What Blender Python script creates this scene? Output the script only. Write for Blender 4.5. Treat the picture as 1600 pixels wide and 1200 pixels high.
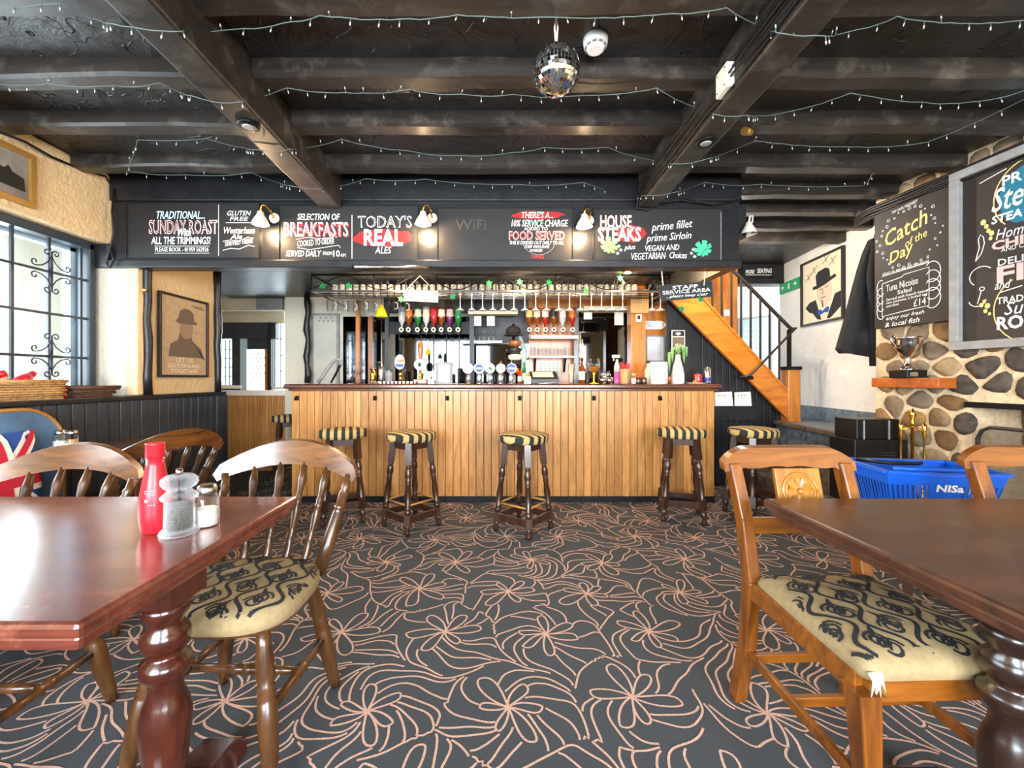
import bpy, bmesh, math, random
from mathutils import Vector, Matrix
R = random.Random(7)
PI = math.pi
# ------------------------------------------------------------------ scene
for o in list(bpy.data.objects): bpy.data.objects.remove(o)
sc = bpy.context.scene
C = sc.collection
CAMH = 1.148; F = 650.0; VX = 778.0; VY = 592.0
cam = bpy.data.cameras.new('camera'); cam_o = bpy.data.objects.new('camera', cam); C.objects.link(cam_o)
cam.sensor_width = 36; cam.lens = F / 1600 * 36
cam.shift_x = (800 - VX) / 1600; cam.shift_y = -(600 - VY) / 1600
cam.clip_start = .02
cam_o.location = (0, 0, CAMH); cam_o.rotation_euler = (PI / 2, 0, 0)
sc.camera = cam_o
sc.view_settings.view_transform = 'Standard'; sc.view_settings.look = 'None'
sc.view_settings.gamma = 1; sc.view_settings.use_curve_mapping = False
sc.view_settings.exposure = 1.05
w = bpy.data.worlds.new('sky'); sc.world = w; w.use_nodes = True
bg = w.node_tree.nodes['Background']; bg.inputs[0].default_value = (.82, .92, 1, 1); bg.inputs[1].default_value = 2.2

def area(name, loc, rot, sx, sy, power, col):
    l = bpy.data.lights.new(name, 'AREA'); l.shape = 'RECTANGLE'; l.size = sx; l.size_y = sy
    l.energy = power; l.color = col
    o = bpy.data.objects.new(name, l); C.objects.link(o); o.location = loc; o.rotation_euler = rot; return o
def point(name, loc, power, col, r=.04, parent=None):
    l = bpy.data.lights.new(name, 'POINT'); l.energy = power; l.color = col; l.shadow_soft_size = r
    o = bpy.data.objects.new(name, l); C.objects.link(o); o.location = loc; return o
DAY = (.80, .91, 1)
WARM = (1, .70, .40)
# daylight through the window wall on the left, the windows behind the camera, the side room
area('daylight_left_window', (-3.35, 1.5, 1.65), (0, -PI / 2 - .3, 0), 1.2, 2.9, 135, DAY)
area('daylight_rear_window_a', (-1.35, -2.5, 1.55), (PI / 2, 0, 0), 2.2, 1.5, 210, DAY)
area('daylight_rear_window_b', (1.55, -2.5, 1.55), (PI / 2, 0, 0), 2.2, 1.5, 190, (.9, .95, 1))
area('daylight_side_room', (-3.8, 7.6, 1.6), (-PI / 2, 0, 0), 2.0, 1.4, 60, DAY)
area('daylight_landing', (5.2, 5.9, 1.9), (0, PI / 2, 0), 1.2, 1.4, 22, (.95, .97, 1))

# ------------------------------------------------------------------ materials
def lin(h):
    if isinstance(h, str):
        h = h.lstrip('#'); c = [int(h[i:i + 2], 16) / 255 for i in (0, 2, 4)]
    else: c = h
    return tuple(x / 12.92 if x <= .04045 else ((x + .055) / 1.055) ** 2.4 for x in c) + (1,)
MATS = {}
def newmat(name):
    m = bpy.data.materials.new(name); m.use_nodes = True; MATS[name] = m
    nt = m.node_tree; return m, nt, nt.nodes['Principled BSDF']
def N(nt, t, **kw):
    n = nt.nodes.new(t)
    for k, v in kw.items(): setattr(n, k, v)
    return n
def mix(nt, fac, a, b):
    n = N(nt, 'ShaderNodeMix', data_type='RGBA')
    for sock, v in ((n.inputs[0], fac), (n.inputs[6], a), (n.inputs[7], b)):
        if hasattr(v, 'links'): nt.links.new(v, sock)
        else: sock.default_value = v
    return n.outputs[2]
def ramp(nt, src, stops, interp='LINEAR'):
    n = N(nt, 'ShaderNodeValToRGB'); n.color_ramp.interpolation = interp
    while len(n.color_ramp.elements) < len(stops): n.color_ramp.elements.new(.5)
    for e, (p, c) in zip(n.color_ramp.elements, stops): e.position = p; e.color = c
    nt.links.new(src, n.inputs[0]); return n.outputs[0]
def coords(nt, scale=(1, 1, 1), kind='Object', rot=(0, 0, 0)):
    tc = N(nt, 'ShaderNodeTexCoord'); mp = N(nt, 'ShaderNodeMapping')
    mp.inputs['Scale'].default_value = scale; mp.inputs['Rotation'].default_value = rot
    nt.links.new(tc.outputs[kind], mp.inputs[0]); return mp.outputs[0]
def noise(nt, vec, scale, detail=4, rough=.55, dist=0):
    n = N(nt, 'ShaderNodeTexNoise'); n.inputs['Scale'].default_value = scale
    n.inputs['Detail'].default_value = detail; n.inputs['Roughness'].default_value = rough
    n.inputs['Distortion'].default_value = dist
    nt.links.new(vec, n.inputs['Vector']); return n.outputs['Fac']
def bump(nt, bs, h, strength, dist=.01):
    b = N(nt, 'ShaderNodeBump'); b.inputs['Strength'].default_value = strength; b.inputs['Distance'].default_value = dist
    nt.links.new(h, b.inputs['Height']); nt.links.new(b.outputs[0], bs.inputs['Normal'])
def plain(name, col, rough=.5, metal=0, emit=None, es=0, trans=0, ior=1.45, var=0, vscale=20, bmp=0, bscale=60, coat=0, alpha=1):
    m, nt, b = newmat(name); c = lin(col)
    b.inputs['Base Color'].default_value = c; b.inputs['Roughness'].default_value = rough; b.inputs['Metallic'].default_value = metal
    b.inputs['Transmission Weight'].default_value = trans; b.inputs['IOR'].default_value = ior; b.inputs['Coat Weight'].default_value = coat
    b.inputs['Alpha'].default_value = alpha
    if emit: b.inputs['Emission Color'].default_value = lin(emit); b.inputs['Emission Strength'].default_value = es
    if var or bmp: v = coords(nt)
    if var:
        n = noise(nt, v, vscale)
        d = tuple(x * (1 - var) for x in c[:3]) + (1,); l = tuple(min(1, x * (1 + var)) for x in c[:3]) + (1,)
        nt.links.new(ramp(nt, n, [(.3, d), (.7, l)]), b.inputs['Base Color'])
    if bmp: bump(nt, b, noise(nt, v, bscale, 6), bmp)
    return m
def wood(name, dark, light, axis='X', rough=.35, scale=6, rnd=.0, coat=.2, wear=None, contrast=(.3, .7)):
    m, nt, b = newmat(name)
    st = {'X': (.12, 1, 1), 'Y': (1, .12, 1), 'Z': (1, 1, .12)}[axis]
    v = coords(nt, st)
    if rnd:
        oi = N(nt, 'ShaderNodeObjectInfo'); ad = N(nt, 'ShaderNodeVectorMath', operation='ADD')
        sc_ = N(nt, 'ShaderNodeMath', operation='MULTIPLY'); sc_.inputs[1].default_value = 37
        nt.links.new(oi.outputs['Random'], sc_.inputs[0]); nt.links.new(v, ad.inputs[0]); nt.links.new(sc_.outputs[0], ad.inputs[1]); v = ad.outputs[0]
    n = noise(nt, v, scale * 4, 8, .65, 1.2)
    col = ramp(nt, n, [(contrast[0], lin(dark)), (contrast[1], lin(light))])
    if rnd:
        hsv = N(nt, 'ShaderNodeHueSaturation'); mr = N(nt, 'ShaderNodeMapRange')
        mr.inputs['To Min'].default_value = 1 - rnd; mr.inputs['To Max'].default_value = 1 + rnd * .6
        nt.links.new(oi.outputs['Random'], mr.inputs[0]); nt.links.new(mr.outputs[0], hsv.inputs['Value']); nt.links.new(col, hsv.inputs['Color']); col = hsv.outputs[0]
    if wear:
        w1 = noise(nt, coords(nt), 7, 6, .7)
        col = mix(nt, ramp(nt, w1, [(.52, (0, 0, 0, 1)), (.72, (.8, .8, .8, 1))]), col, lin(wear))
    nt.links.new(col, b.inputs['Base Color']); b.inputs['Roughness'].default_value = rough; b.inputs['Coat Weight'].default_value = coat
    b.inputs['Coat Roughness'].default_value = .2
    bump(nt, b, n, .12, .004)
    return m
plain('white', '#f2efe8', .5); plain('paper', '#efe6da', .7); plain('black', '#0d0d0e', .4); plain('chalkwhite', '#f4f1ea', .8)
plain('red', '#c8232b', .6); plain('redglow', '#a3161b', .7); plain('pink', '#e9b5ae', .8); plain('palegold', '#f3cf7e', .8); plain('cyan', '#bfe7ea', .8)
plain('green', '#3fc08a', .7); plain('lime', '#86d76a', .7); plain('faint', '#3b3936', .8); plain('teal', '#1d6f86', .8)
plain('board', '#161515', .55, var=.35, vscale=9); plain('boardbrown', '#2c2521', .6, var=.25, vscale=5)
plain('fascia', '#18181b', .35, var=.3, vscale=12, bmp=.15)
plain('blackpaint', '#191a1e', .38, var=.4, vscale=8, bmp=.2)
plain('bluedado', '#2a2f36', .42, var=.35, vscale=10, bmp=.15)
wood('beam', '#1b1715', '#3a322c', 'X', .42, 2.2, .15, .1, '#5d554c')
plain('iron', '#15161a', .45, .6); plain('steel', '#c9c9c9', .22, 1); plain('chrome', '#e8e4de', .08, 1); plain('brass', '#d9a945', .22, 1)
plain('greyframe', '#8d8c8a', .6, var=.15); plain('darkframe', '#2a2524', .4); plain('gold', '#b48a45', .4, .6)
plain('cable', '#111013', .5); plain('wire', '#58655f', .5); plain('bulbtip', '#c3c8c0', .3)
plain('ketchup', '#b81f2a', .3); plain('ketchupcap', '#d3202a', .3); plain('salt', '#f3efe6', .8); plain('pepper', '#3b342c', .9, var=.8, vscale=250)
plain('basketblue', '#1160d6', .35); plain('coat', '#22201f', .9, var=.2); plain('leaf', '#1f7d4d', .5); plain('plantleaf', '#7ba05c', .6)
plain('exitgreen', '#1c9a5b', .5); plain('vase', '#e8ddd0', .4); plain('plasticwhite', '#ece6de', .4); plain('beige', '#e8ddc6', .5)
plain('amber', '#b3621f', .15, trans=.6); plain('yellowglass', '#e5d21e', .2, trans=.3); plain('beer', '#e08a1e', .1, trans=.5)
plain('poster_tan', '#b79a78', .6, var=.1); plain('poster_dark', '#6b5a4a', .7); plain('poster_mid', '#957c61', .7)
plain('ink', '#2a2a2c', .8); plain('blueink', '#2f4fa8', .8); plain('skin', '#d9c8ae', .8)
plain('photo_sky', '#7a736b', .5, var=.4, vscale=5); plain('photo_dark', '#151515', .6)
plain('poster_pale', '#bdbab0', .25, var=.1, vscale=4); plain('slate', '#66717b', .5, var=.45, vscale=18, bmp=.3); plain('stonestep', '#5a4a3a', .8, var=.6, vscale=16, bmp=.6, bscale=20)
plain('soot', '#1b1a1a', .9, var=.4); plain('mortar', '#d6bd98', .95, var=.2, vscale=30, bmp=.5)
plain('bluecap', '#25408c', .4); plain('greybadge', '#d8dccf', .4); plain('pinkbadge', '#e8b9d6', .4); plain('purple', '#7a2a6a', .25, trans=.3)
plain('redglass', '#c4281f', .2, trans=.3); plain('greenglass', '#2f8a3c', .15, trans=.4); plain('labelcream', '#eadfbf', .6); plain('orange', '#e07a2a', .5)
plain('softgreen', '#9fb4b0', .5); plain('flagblue', '#274a96', .9); plain('flagred', '#c01f38', .9); plain('flagwhite', '#eee7dd', .9); plain('windowsheen', '#4f6f8f', .45, var=.3, vscale=6)  # settle back's blue is the window reflection put into its colour
plain('bulb', '#ffd79a', .3, emit='#ffb45a', es=30); plain('shade', '#d8cdbb', .35); plain('mirror', '#56585a', .04, 1); plain('mirrortile', '#f2efe9', .06, 1)
plain('pinkliquid', '#ee5fae', .2, trans=.4); plain('foam', '#efe9d6', .7); plain('cushiontan', '#b39a6a', .9)
plain('silver', '#dcd4cc', .15, 1); plain('clearwhite', '#f0efeb', .15, trans=.5); plain('cork', '#c79a63', .8)
plain('whitewash', '#dfe3e6', .5); plain('outerframe', '#a9c3d2', .4); plain('winframe', '#2b343c', .4)
wood('barplank', '#a8682c', '#e0a058', 'Z', .4, 5, .22); wood('tanplank', '#a86f38', '#d8a060', 'Z', .4, 5, .12)
wood('countertop', '#3a1c12', '#6a3a24', 'X', .22, 4, coat=.6); wood('orangewood', '#9a5212', '#cf8430', 'Z', .3, 4, coat=.4); wood('stringer', '#a8540e', '#d98528', 'X', .3, 4, coat=.4)
wood('tablewood', '#4a1f16', '#7d3d2a', 'X', .2, 3, coat=.5, wear='#9a5a45'); wood('tablewood_dark', '#2c1a12', '#5a3320', 'X', .3, 3, coat=.3, wear='#6b4630')
wood('tableleg', '#2a0f08', '#5c2615', 'Z', .2, 3, coat=.6); wood('tableleg_dark', '#1a0f0b', '#321d14', 'Z', .25, 3, coat=.5)
wood('chairwood', '#3c200c', '#85501f', 'X', .25, 4, coat=.5); wood('chairleg', '#2a160a', '#66401d', 'Z', .3, 4, coat=.4)
wood('oldchair', '#562a09', '#9a5a17', 'X', .3, 4, coat=.4); wood('oldchairleg', '#512808', '#945313', 'Z', .3, 4, coat=.4); wood('carving', '#744010', '#b4782a', 'Z', .35, 4)
wood('stoolwood', '#20120c', '#4a2c1c', 'Z', .3, 4, coat=.4); wood('rail', '#8a5a28', '#b8853f', 'X', .4, 4); wood('mantel', '#8a3c12', '#bd6526', 'X', .4, 3)
wood('pumpwood', '#7a4520', '#b06c34', 'Z', .25, 3, coat=.5); wood('wicker', '#8f6636', '#d8b077', 'Z', .6, 9, .25); wood('darkwicker', '#3a241c', '#6c4638', 'Z', .6, 9, .2)
def plaster(name, col, strength, scale, rough=.8, dist=.02):
    m, nt, b = newmat(name); v = coords(nt); n = noise(nt, v, scale, 5, .6, .6)
    c = lin(col); nt.links.new(ramp(nt, noise(nt, v, 3), [(.3, tuple(x * .9 for x in c[:3]) + (1,)), (.7, c)]), b.inputs['Base Color'])
    b.inputs['Roughness'].default_value = rough; bump(nt, b, n, strength, dist); return m
plaster('cream', '#d9bb8e', .7, 28); plaster('whiteplaster', '#f7f2e9', .9, 24); plaster('backcream', '#d8cfba', .3, 20); plaster('pierwhite', '#cfc5b2', .6, 22)
m, nt, b = newmat('ceilingblack')                       # brushed gloss black artex
v = coords(nt); n1 = noise(nt, v, 5, 6, .6, 1.5); vo = N(nt, 'ShaderNodeTexVoronoi', feature='DISTANCE_TO_EDGE'); vo.inputs['Scale'].default_value = 3.2
nz = N(nt, 'ShaderNodeTexNoise'); nz.inputs['Scale'].default_value = 4; nt.links.new(v, nz.inputs[0]); vm = N(nt, 'ShaderNodeVectorMath', operation='ADD'); nt.links.new(v, vm.inputs[0]); nt.links.new(nz.outputs['Color'], vm.inputs[1]); nt.links.new(vm.outputs[0], vo.inputs['Vector'])
rd = ramp(nt, vo.outputs['Distance'], [(0, (1, 1, 1, 1)), (.02, (0, 0, 0, 1))]); hm = N(nt, 'ShaderNodeMath', operation='ADD'); nt.links.new(rd, hm.inputs[0]); nt.links.new(n1, hm.inputs[1])
nt.links.new(ramp(nt, n1, [(.3, lin('#1d1a19')), (.75, lin('#37322f'))]), b.inputs['Base Color']); b.inputs['Roughness'].default_value = .36; bump(nt, b, hm.outputs[0], .5, .02)
m, nt, b = newmat('carpet')
v = coords(nt); n = noise(nt, v, 420, 2, .7)
nt.links.new(ramp(nt, n, [(.3, lin('#24282c')), (.7, lin('#4d5359'))]), b.inputs['Base Color']); b.inputs['Roughness'].default_value = .95; bump(nt, b, n, .5, .004)
m, nt, b = newmat('carpetline')
v = coords(nt); n = noise(nt, v, 300, 2, .7)
nt.links.new(ramp(nt, n, [(.25, lin('#9d7a6a')), (.7, lin('#dab6a3'))]), b.inputs['Base Color']); b.inputs['Roughness'].default_value = .95
m, nt, b = newmat('stripe')                             # stool cover: navy and straw stripes
v = coords(nt); wv = N(nt, 'ShaderNodeTexWave', bands_direction='X'); wv.inputs['Scale'].default_value = 5.6; wv.inputs['Distortion'].default_value = .3; nt.links.new(v, wv.inputs[0])
nt.links.new(ramp(nt, wv.outputs['Fac'], [(.47, lin('#23241f')), (.53, lin('#bd9f63'))]), b.inputs['Base Color']); b.inputs['Roughness'].default_value = .85
plain('seatfabric', '#96815c', .85, var=.12, vscale=60); plain('seatprint', '#202126', .8, var=.2, vscale=60)
m, nt, b = newmat('stone')
oi = N(nt, 'ShaderNodeObjectInfo'); v = coords(nt); n = noise(nt, v, 9, 7, .65)
tint = ramp(nt, oi.outputs['Random'], [(0, lin('#6a4f35')), (.35, lin('#96703f')), (.65, lin('#7d6b58')), (1, lin('#b3956a'))])
mm = N(nt, 'ShaderNodeMix', data_type='RGBA', blend_type='MULTIPLY'); mm.inputs[0].default_value = .8; nt.links.new(tint, mm.inputs[6]); nt.links.new(ramp(nt, n, [(.3, (.35, .35, .35, 1)), (.7, (1.25, 1.25, 1.25, 1))]), mm.inputs[7])
nt.links.new(mm.outputs[2], b.inputs['Base Color']); b.inputs['Roughness'].default_value = .85; bump(nt, b, n, .7, .02)
plain('sootstone', '#4a4037', .8, var=.6, vscale=14, bmp=.7, bscale=18)
m, nt, b = newmat('glass')                              # thin clear glass: mostly see-through with a sheen
tr = N(nt, 'ShaderNodeBsdfTransparent'); gl = N(nt, 'ShaderNodeBsdfGlossy'); gl.inputs['Roughness'].default_value = .03; lw = N(nt, 'ShaderNodeLayerWeight'); lw.inputs[0].default_value = .35
ms = N(nt, 'ShaderNodeMixShader'); nt.links.new(lw.outputs['Facing'], ms.inputs[0]); nt.links.new(tr.outputs[0], ms.inputs[1]); nt.links.new(gl.outputs[0], ms.inputs[2])
nt.links.new(ms.outputs[0], nt.nodes['Material Output'].inputs[0]); tr.inputs[0].default_value = (.93, .95, .95, 1)

m, nt, b = newmat('acrylic')                            # clear moulded plastic: see-through with milky highlights
b.inputs['Base Color'].default_value = lin('#eef2f4'); b.inputs['Roughness'].default_value = .08; tr = N(nt, 'ShaderNodeBsdfTransparent'); ms = N(nt, 'ShaderNodeMixShader'); lw = N(nt, 'ShaderNodeLayerWeight'); lw.inputs[0].default_value = .45
mr = N(nt, 'ShaderNodeMapRange'); mr.inputs['To Min'].default_value = .03; mr.inputs['To Max'].default_value = .5; nt.links.new(lw.outputs['Facing'], mr.inputs[0]); nt.links.new(mr.outputs[0], ms.inputs[0]); nt.links.new(tr.outputs[0], ms.inputs[1]); nt.links.new(b.outputs[0], ms.inputs[2]); nt.links.new(ms.outputs[0], nt.nodes['Material Output'].inputs[0])
# ------------------------------------------------------------------ mesh helpers
def V(*a): return Vector(a)
def px(x, y, Y): return Vector(((x - VX) * Y / F, Y, CAMH - (y - VY) * Y / F))
def fr4(fr): return fr if len(fr) == 4 else fr + (fr[1].cross(fr[2]).normalized(),)
class MB:
    def __init__(s): s.v = []; s.f = []; s.s = []
    def add(s, vs, fs, smooth=False):
        o = len(s.v); s.v += [Vector(v) for v in vs]
        for f in fs: s.f.append([i + o for i in f]); s.s.append(smooth)
        return s
    def box(s, x0, y0, z0, x1, y1, z1):
        return s.obox(((x0 + x1) / 2, (y0 + y1) / 2, (z0 + z1) / 2), V((x1 - x0) / 2, 0, 0), V(0, (y1 - y0) / 2, 0), V(0, 0, (z1 - z0) / 2))
    def obox(s, c, a, b, d):
        c = Vector(c)
        if a.cross(b).dot(d) < 0: a = -a
        vs = [c + i * a + j * b + k * d for k in (-1, 1) for j in (-1, 1) for i in (-1, 1)]
        return s.add(vs, [(0, 2, 3, 1), (4, 5, 7, 6), (0, 1, 5, 4), (2, 6, 7, 3), (0, 4, 6, 2), (1, 3, 7, 5)])
    def bar(s, p, q, wd, ht, up=(0, 0, 1)):
        p = Vector(p); q = Vector(q); d = (q - p).normalized(); side = d.cross(Vector(up))
        if side.length < 1e-4: side = d.cross(V(0, 1, 0))
        side.normalize(); u = side.cross(d)
        return s.obox((p + q) / 2, (q - p) / 2, side * wd / 2, u * ht / 2)
    def tube(s, pts, r, n=8, cap=True, smooth=True):
        pts = [Vector(p) for p in pts]; m = len(pts); rs = r if isinstance(r, (list, tuple)) else [r] * m
        t0 = (pts[1] - pts[0]).normalized(); a = t0.cross(V(0, 0, 1))
        if a.length < 1e-3: a = t0.cross(V(1, 0, 0))
        a.normalize(); vs = []
        for i, p in enumerate(pts):
            t = (pts[min(i + 1, m - 1)] - pts[max(i - 1, 0)]).normalized()
            a = a - t * a.dot(t); a.normalize(); b = t.cross(a)
            vs += [p + (a * math.cos(2 * PI * k / n) + b * math.sin(2 * PI * k / n)) * rs[i] for k in range(n)]
        fs = [(i * n + k, i * n + (k + 1) % n, (i + 1) * n + (k + 1) % n, (i + 1) * n + k) for i in range(m - 1) for k in range(n)]
        o = len(s.v); s.add(vs, fs, smooth)
        if cap: s.f += [[o + k for k in range(n)][::-1], [o + (m - 1) * n + k for k in range(n)]]; s.s += [False, False]
        return s
    def turn(s, p, q, prof, n=12):
        p = Vector(p); q = Vector(q)
        return s.tube([p.lerp(q, t) for t, r in prof], [r for t, r in prof], n)
    def lathe(s, c, prof, n=16, sx=1, sy=1, cap=True):
        c = Vector(c); vs = [c + V(r * sx * math.cos(2 * PI * k / n), r * sy * math.sin(2 * PI * k / n), z) for r, z in prof for k in range(n)]
        m = len(prof); fs = [(i * n + k, i * n + (k + 1) % n, (i + 1) * n + (k + 1) % n, (i + 1) * n + k) for i in range(m - 1) for k in range(n)]
        o = len(s.v); s.add(vs, fs, True)
        if cap: s.f += [[o + k for k in range(n)][::-1], [o + (m - 1) * n + k for k in range(n)]]; s.s += [False, False]
        return s
    def ball(s, c, r, sz=1, n=12):
        return s.lathe(c, [(max(1e-4, r * math.sin(PI * i / 8)), -r * sz * math.cos(PI * i / 8)) for i in range(9)], n, cap=False)
    def prism(s, poly, fr, d, base=0.0):
        o, u, v, n = fr4(fr); m = len(poly)
        ar = sum(poly[i][0] * poly[(i + 1) % m][1] - poly[(i + 1) % m][0] * poly[i][1] for i in range(m))
        if ar < 0: poly = poly[::-1]
        lo = [o + u * a + v * b_ + n * base for a, b_ in poly]; hi = [p + n * d for p in lo]
        return s.add(lo + hi, [list(range(m))[::-1], list(range(m, 2 * m))] + [(i, (i + 1) % m, m + (i + 1) % m, m + i) for i in range(m)])
    def flat(s, poly, fr, off):
        o, u, v, n = fr4(fr); return s.add([o + u * a + v * b_ + n * off for a, b_ in poly], [list(range(len(poly)))])
    def ribbon(s, pts, wd, fr, off):
        o, u, v, n = fr4(fr); L = len(pts); vs = []
        for i in range(L):
            a = Vector(pts[max(i - 1, 0)]); b_ = Vector(pts[min(i + 1, L - 1)]); t = (b_ - a); t = t.normalized() if t.length > 1e-9 else Vector((1, 0)); nn = Vector((-t.y, t.x)) * wd / 2
            for q in (Vector(pts[i]) + nn, Vector(pts[i]) - nn): vs.append(o + u * q.x + v * q.y + n * off)
        return s.add(vs, [(2 * i, 2 * i + 2, 2 * i + 3, 2 * i + 1) for i in range(L - 1)])
    def grid(s, fn, nu, nv, smooth=True):
        vs = [fn(i / nu, j / nv) for i in range(nu + 1) for j in range(nv + 1)]
        return s.add(vs, [(i * (nv + 1) + j, (i + 1) * (nv + 1) + j, (i + 1) * (nv + 1) + j + 1, i * (nv + 1) + j + 1) for i in range(nu) for j in range(nv)], smooth)
    def shell(s, front, th, nu, nv):
        """closed slab: front(u,v) surface pushed back by vector th"""
        th = Vector(th); s.grid(front, nu, nv); s.grid(lambda a, b_: front(1 - a, b_) + th, nu, nv)
        rim = [(i / nu, 0) for i in range(nu)] + [(1, j / nv) for j in range(nv)] + [(1 - i / nu, 1) for i in range(nu)] + [(0, 1 - j / nv) for j in range(nv)]
        m = len(rim); vs = [front(a, b_) for a, b_ in rim] + [front(a, b_) + th for a, b_ in rim]
        return s.add(vs, [(i, m + i, m + (i + 1) % m, (i + 1) % m) for i in range(m)])
    def build(s, name, mat, parent=None, bevel=0, subsurf=0):
        me = bpy.data.meshes.new(name); off = V(0, 0, 0)
        if parent is None and s.v:
            xs = [v.x for v in s.v]; ys = [v.y for v in s.v]; off = V((min(xs) + max(xs)) / 2, (min(ys) + max(ys)) / 2, min(v.z for v in s.v))
        elif parent is not None:
            r_ = parent
            while r_.parent: r_ = r_.parent
            off = r_.location.copy()
        me.from_pydata([v - off for v in s.v], [], s.f); me.polygons.foreach_set('use_smooth', s.s)
        me.materials.append(MATS[mat]); me.validate(); me.update()
        o = bpy.data.objects.new(name, me); C.objects.link(o)
        if parent is None: o.location = off
        else:
            o.parent = parent
            if parent.parent is None and parent.type == 'MESH': pass
        if bevel:
            bm_ = o.modifiers.new('bevel', 'BEVEL'); bm_.width = bevel; bm_.segments = 2; bm_.limit_method = 'ANGLE'
        if subsurf:
            sm = o.modifiers.new('sub', 'SUBSURF'); sm.levels = subsurf; sm.render_levels = subsurf
        return o
def tag(o, label, cat, group=None):
    o['label'] = label; o['category'] = cat
    if group: o['group'] = group
    return o
def struct(o): o['kind'] = 'structure'; return o
def stuff(o): o['kind'] = 'stuff'; return o
def thing(name, label, cat, loc=(0, 0, 0), group=None):
    o = bpy.data.objects.new(name, None); C.objects.link(o); o.location = Vector(loc); o.empty_display_size = .05
    return tag(o, label, cat, group)
def root_struct(name, loc=(0, 0, 0)):
    o = bpy.data.objects.new(name, None); C.objects.link(o); o.location = Vector(loc); return struct(o)
def copy_tree(o, parent=None):
    c = o.copy(); C.objects.link(c); c.parent = parent
    for ch in o.children: copy_tree(ch, c)
    return c
def put(o, loc, rz=0, label=None, s=1):
    o.location = Vector(loc); o.rotation_euler = (0, 0, rz); o.scale = (s, s, s)
    if label: o['label'] = label
    return o
_tc = {}
def text2d(s, bold=0, shear=0):
    k = (s, bold, shear)
    if k in _tc: return _tc[k]
    cu = bpy.data.curves.new('t', 'FONT'); cu.body = s; cu.offset = bold; cu.shear = shear; cu.resolution_u = 2; cu.fill_mode = 'FRONT'
    o = bpy.data.objects.new('t', cu); C.objects.link(o); dg = bpy.context.evaluated_depsgraph_get(); dg.update()
    me = bpy.data.meshes.new_from_object(o.evaluated_get(dg)); vs = [(v.co.x, v.co.y) for v in me.vertices]; fs = [list(p.vertices) for p in me.polygons]
    bpy.data.objects.remove(o); bpy.data.curves.remove(cu); bpy.data.meshes.remove(me)
    x0 = min(a for a, b in vs); x1 = max(a for a, b in vs); y0 = min(b for a, b in vs); y1 = max(b for a, b in vs)
    r = ([((a - x0) / (x1 - x0), (b - y0) / (y1 - y0)) for a, b in vs], fs); _tc[k] = r; return r
def txt(mb, s, x0, y0, x1, y1, fr, off=.002, bold=.0, shear=0, rot=0):
    """fit s into the box (v axis of fr points down)"""
    vs, fs = text2d(s, bold, shear); o, u, v, n = fr4(fr); cx = (x0 + x1) / 2; cy = (y0 + y1) / 2; ca, sa = math.cos(rot), math.sin(rot)
    out = []
    for a, b_ in vs:
        dx = (a - .5) * (x1 - x0); dy = (.5 - b_) * (y1 - y0)
        out.append(o + u * (cx + dx * ca + dy * sa) + v * (cy - dx * sa + dy * ca) + n * off)
    return mb.add(out, fs)
def pxframe(Y): return (px(0, 0, Y), V(Y / F, 0, 0), V(0, 0, -Y / F), V(0, -1, 0))
def arc(cx, cy, r, a0, a1, n=14, ry=None): return [(cx + r * math.cos(a0 + (a1 - a0) * i / n), cy + (ry or r) * math.sin(a0 + (a1 - a0) * i / n)) for i in range(n + 1)]

# ================================================================== STRUCTURE
ZB, ZJ, ZC = 2.37, 2.53, 2.61        # beam underside, joist underside, plaster
YF = 3.0                             # fascia plane
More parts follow.
